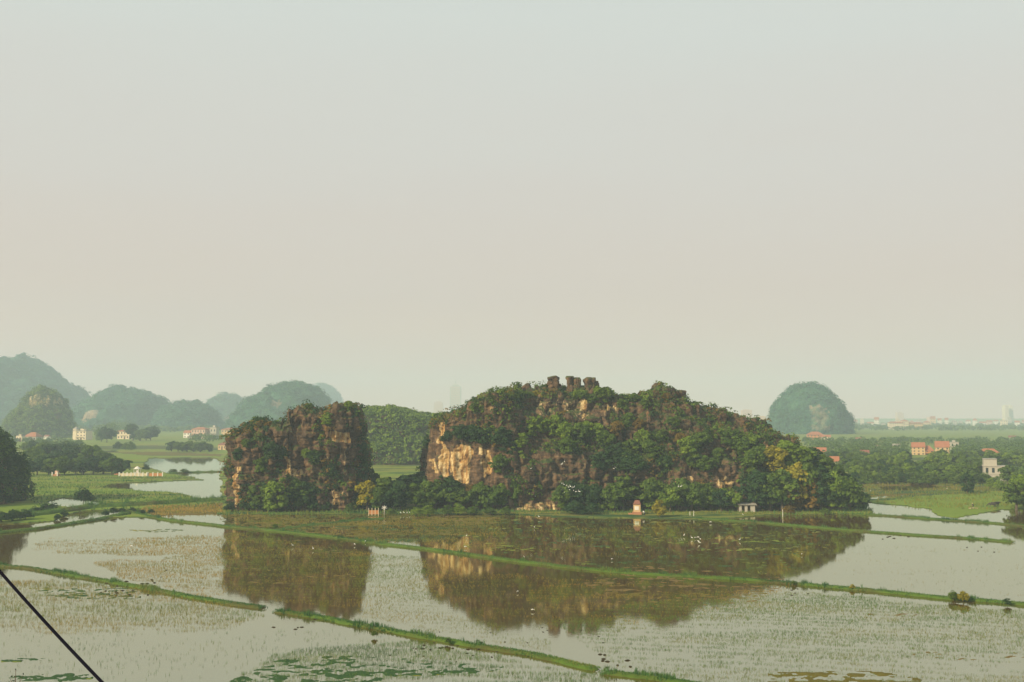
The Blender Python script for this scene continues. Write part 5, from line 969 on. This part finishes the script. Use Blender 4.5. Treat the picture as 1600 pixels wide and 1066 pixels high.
def person(x, y, rz, label, shirt, hat=False, crouch=False):
    c = W(x, y, .3)
    hip = .52 if crouch else .88; hp = Vector((0, 0, hip)); ch = Vector((.30, 0, hip + .42)) if not crouch else Vector((.22, 0, hip + .42)); nk = ch + Vector((.10, 0, .14)); hd = nk + Vector((.08, 0, .15))
    J = [(*hp, .15, .12), (*((hp + ch) / 2), .14, .11), (*ch, .17, .11), (*nk, .055), (*hd, .10), (*(hd + Vector((.01, 0, .09))), .08)]; E = [(0, 1), (1, 2), (2, 3), (3, 4), (4, 5)]
    for s in (-1, 1):
        n = len(J)
        J += [(ch.x, s * .2, ch.z + .02, .055), (ch.x + .12, s * .24, ch.z - .26, .042), (ch.x + .34, s * .18, ch.z - .42, .032), (ch.x + .42, s * .17, ch.z - .46, .035)]; E += [(2, n), (n, n + 1), (n + 1, n + 2), (n + 2, n + 3)]
        n = len(J)
        for q, xx, rr2 in ((0, -.02, .012), (1, .0, .012), (2, .02, .011), (3, .04, .010)):
            J.append((ch.x + .50 - .01 * q, s * (.17 + .03 * (q - 1.5)), ch.z - .50, .010)); E.append((n - 1, n + q))
        J.append((ch.x + .43, s * .11, ch.z - .49, .011)); E.append((n - 1, n + 4)); n = len(J)
        kx, kz, ax_ = (.42, .50, .06) if crouch else (.06, .46, -.02)
        J += [(kx * .3, s * .1, hip - .06, .085), (kx, s * .13, kz, .06), (ax_, s * .12, .08, .042), (ax_ + .16, s * .13, .03, .035)]; E += [(0, n), (n, n + 1), (n + 1, n + 2), (n + 2, n + 3)]
    o = skinned('person', J, E, M_SKIN, None, 1); o.location = (c[0], c[1], .3); o.rotation_euler = (0, 0, rz); tag(o, label, 'person')
    mb = MB().tube([hp + Vector((0, 0, -.02)), (hp + ch) / 2, ch, ch + Vector((.04, 0, .1))], [.20, .19, .21, .10], 10)
    for s in (-1, 1): mb.tube([(ch.x, s * .14, ch.z + .03), (ch.x + .03, s * .23, ch.z - .05), (ch.x + .12, s * .25, ch.z - .26)], [.09, .08, .065], 8)
    mb.obj('shirt', shirt, o); mb = MB()
    for s in (-1, 1): mb.tube([(0, s * .07, hip + .05), (kx * .5, s * .11, hip - .08), (kx, s * .13, kz), ((kx + ax_) / 2, s * .125, kz * .55), (ax_, s * .12, .12)], [.13, .12, .09, .075, .07], 8)
    mb.obj('trousers', M_NAVY, o)
    if hat: MB().tube([hd + Vector((0, 0, .06)), hd + Vector((0, 0, .13)), hd + Vector((0, 0, .26))], [.26, .17, .01], 12).obj('hat', M_STRAW, o)
    else: MB().tube([hd + Vector((-.03, 0, .0)), hd + Vector((-.02, 0, .1)), hd + Vector((0, 0, .16))], [.115, .12, .05], 10).obj('hair', M_HAIR, o)
person(1007, 806, R(-160), 'person in a white shirt bending forward beside the brick shrine', M_SHIRT_W)
person(1521, 793, R(200), 'person in dark clothes crouching over a pale heap in the right meadow', M_NAVY, True, True)
c = W(1521, 794.5, .3); rgx = np.random.default_rng(5); V, Fc, T = leaf_cloud([(0, 0, .1), (.7, .1, .05), (-.7, 0, .05), (1.2, 0, 0), (-1.2, 0, 0)], [.45, .4, .4, .3, .3], 60, .14, rgx, .6)
ms_, _, _ = mat('straw', (0.45, 0.38, 0.22)); tag(link('straw_heap', mesh('straw_heap', V, Fc, ms_), None, (c[0], c[1], .3)), 'low pale straw heap in front of the crouching person', 'straw heap')
# floating clods
rgc = np.random.default_rng(9); mbc = MB()
for x0, x1, y0, y1, n, s in [(660, 760, 1003, 1016, 12, .28), (600, 830, 985, 1035, 26, .18), (920, 990, 1020, 1045, 9, .3), (420, 520, 962, 985, 6, .25), (1060, 1240, 840, 870, 6, .25), (1375, 1425, 836, 846, 7, .35), (1210, 1265, 918, 940, 8, .22), (820, 960, 960, 1010, 14, .16), (140, 260, 860, 910, 5, .25), (1500, 1600, 850, 870, 4, .3), (150, 260, 905, 932, 22, .35)]:
    for k in range(n):
        p = W(rgc.uniform(x0, x1), rgc.uniform(y0, y1)); l = s * rgc.uniform(.5, 1.5); h_ = s * .5
        mbc.tube([(p[0] - l, p[1], -.05), (p[0] - l * .5, p[1] + rgc.normal() * .1, h_ * .3), (p[0] + l * .2, p[1], h_ * .45), (p[0] + l, p[1], -.04)], [.03, h_ * .5, h_ * .55, .03], 6)
mcl, _, _ = mat('rotting_weed', (0.035, 0.032, 0.016)); tag(mbc.obj('clods', mcl), 'dark floating clods of weed and mud', kind='stuff')
# ------------------------------------------------------------------ the cable and the sprig close to the viewer
mcab, _, _ = mat('cable_rubber', (0.006, 0.006, 0.012), .8, .05)
pa, pb = at(-130, 737, 11.0), at(330, 1235, 8.2); pts = []
for k in range(25):
    u = k / 24; p = pa + (pb - pa) * u; p = p + np.array((0, 0, -0.10 * 4 * u * (1 - u))); pts.append(tuple(p))
tag(MB().tube(pts, .0145, 10).obj('cable', mcab), 'taut black cable crossing the lower left corner', 'cable')
def sprig():
    Y = 8.0; c = at(24, 1066, Y); zg = 24.0; o = empty('sapling', (c[0], Y, zg)); tag(o, 'dark leafy sprig poking up at the bottom left corner', 'plant')
    hgt = c[2] - zg; tips = [(0.0, 0, hgt + .09), (-.05, .02, hgt + .02), (.055, 0, hgt + .05)]
    mb = MB().tube([(0, 0, -.3), (.06, 0, hgt * .5), (-.02, 0, hgt - .25), (0, 0, hgt - .05)], [.03, .022, .010, .005], 6)
    for t in tips: mb.tube([(0, 0, hgt - .08), ((t[0]) * .5, t[1], (hgt - .08 + t[2]) / 2), t], [.004, .003, .0015], 5)
    mb.obj('stem', M_BARK, o); rg = np.random.default_rng(2); ml = M_LD
    for k in range(16):
        t = tips[k % 3]; a = rg.uniform(0, 6.28); z = t[2] - (k // 3) * .022 + rg.normal() * .008; x, y = t[0] * (1 - (k // 3) * .15), t[1]; l = rg.uniform(.016, .030); dx, dz = math.cos(a) * l, abs(math.sin(a)) * l * .6
        q = [(x, y, z), (x + dx * .5 - dz * .3, y - .004, z + dz * .5 + .006), (x + dx, y, z + dz), (x + dx * .5 + dz * .3, y + .004, z + dz * .5 - .007)]
        me = mesh('leaf', q, [(0, 1, 2, 3)], ml, False, {'tint': np.full(4, .2)}); link('leaf', me, o)
sprig()
# ------------------------------------------------------------------ haze
mz = bpy.data.materials.new('haze_air'); mz.use_nodes = True; tz = mz.node_tree; tz.nodes.clear()
oz = tz.nodes.new('ShaderNodeOutputMaterial'); pv = tz.nodes.new('ShaderNodeVolumePrincipled'); tz.links.new(pv.outputs[0], oz.inputs['Volume'])
pv.inputs['Density'].default_value = 0.00026; pv.inputs['Color'].default_value = (0.71, 0.87, 1.0, 1); pv.inputs['Anisotropy'].default_value = 0.0
hz_ = MB().box(-5200, 5200, -300, 4800, -2.0, 205.0).obj('haze', mz)
tag(hz_, 'thin pale haze over the whole plain', kind='stuff')
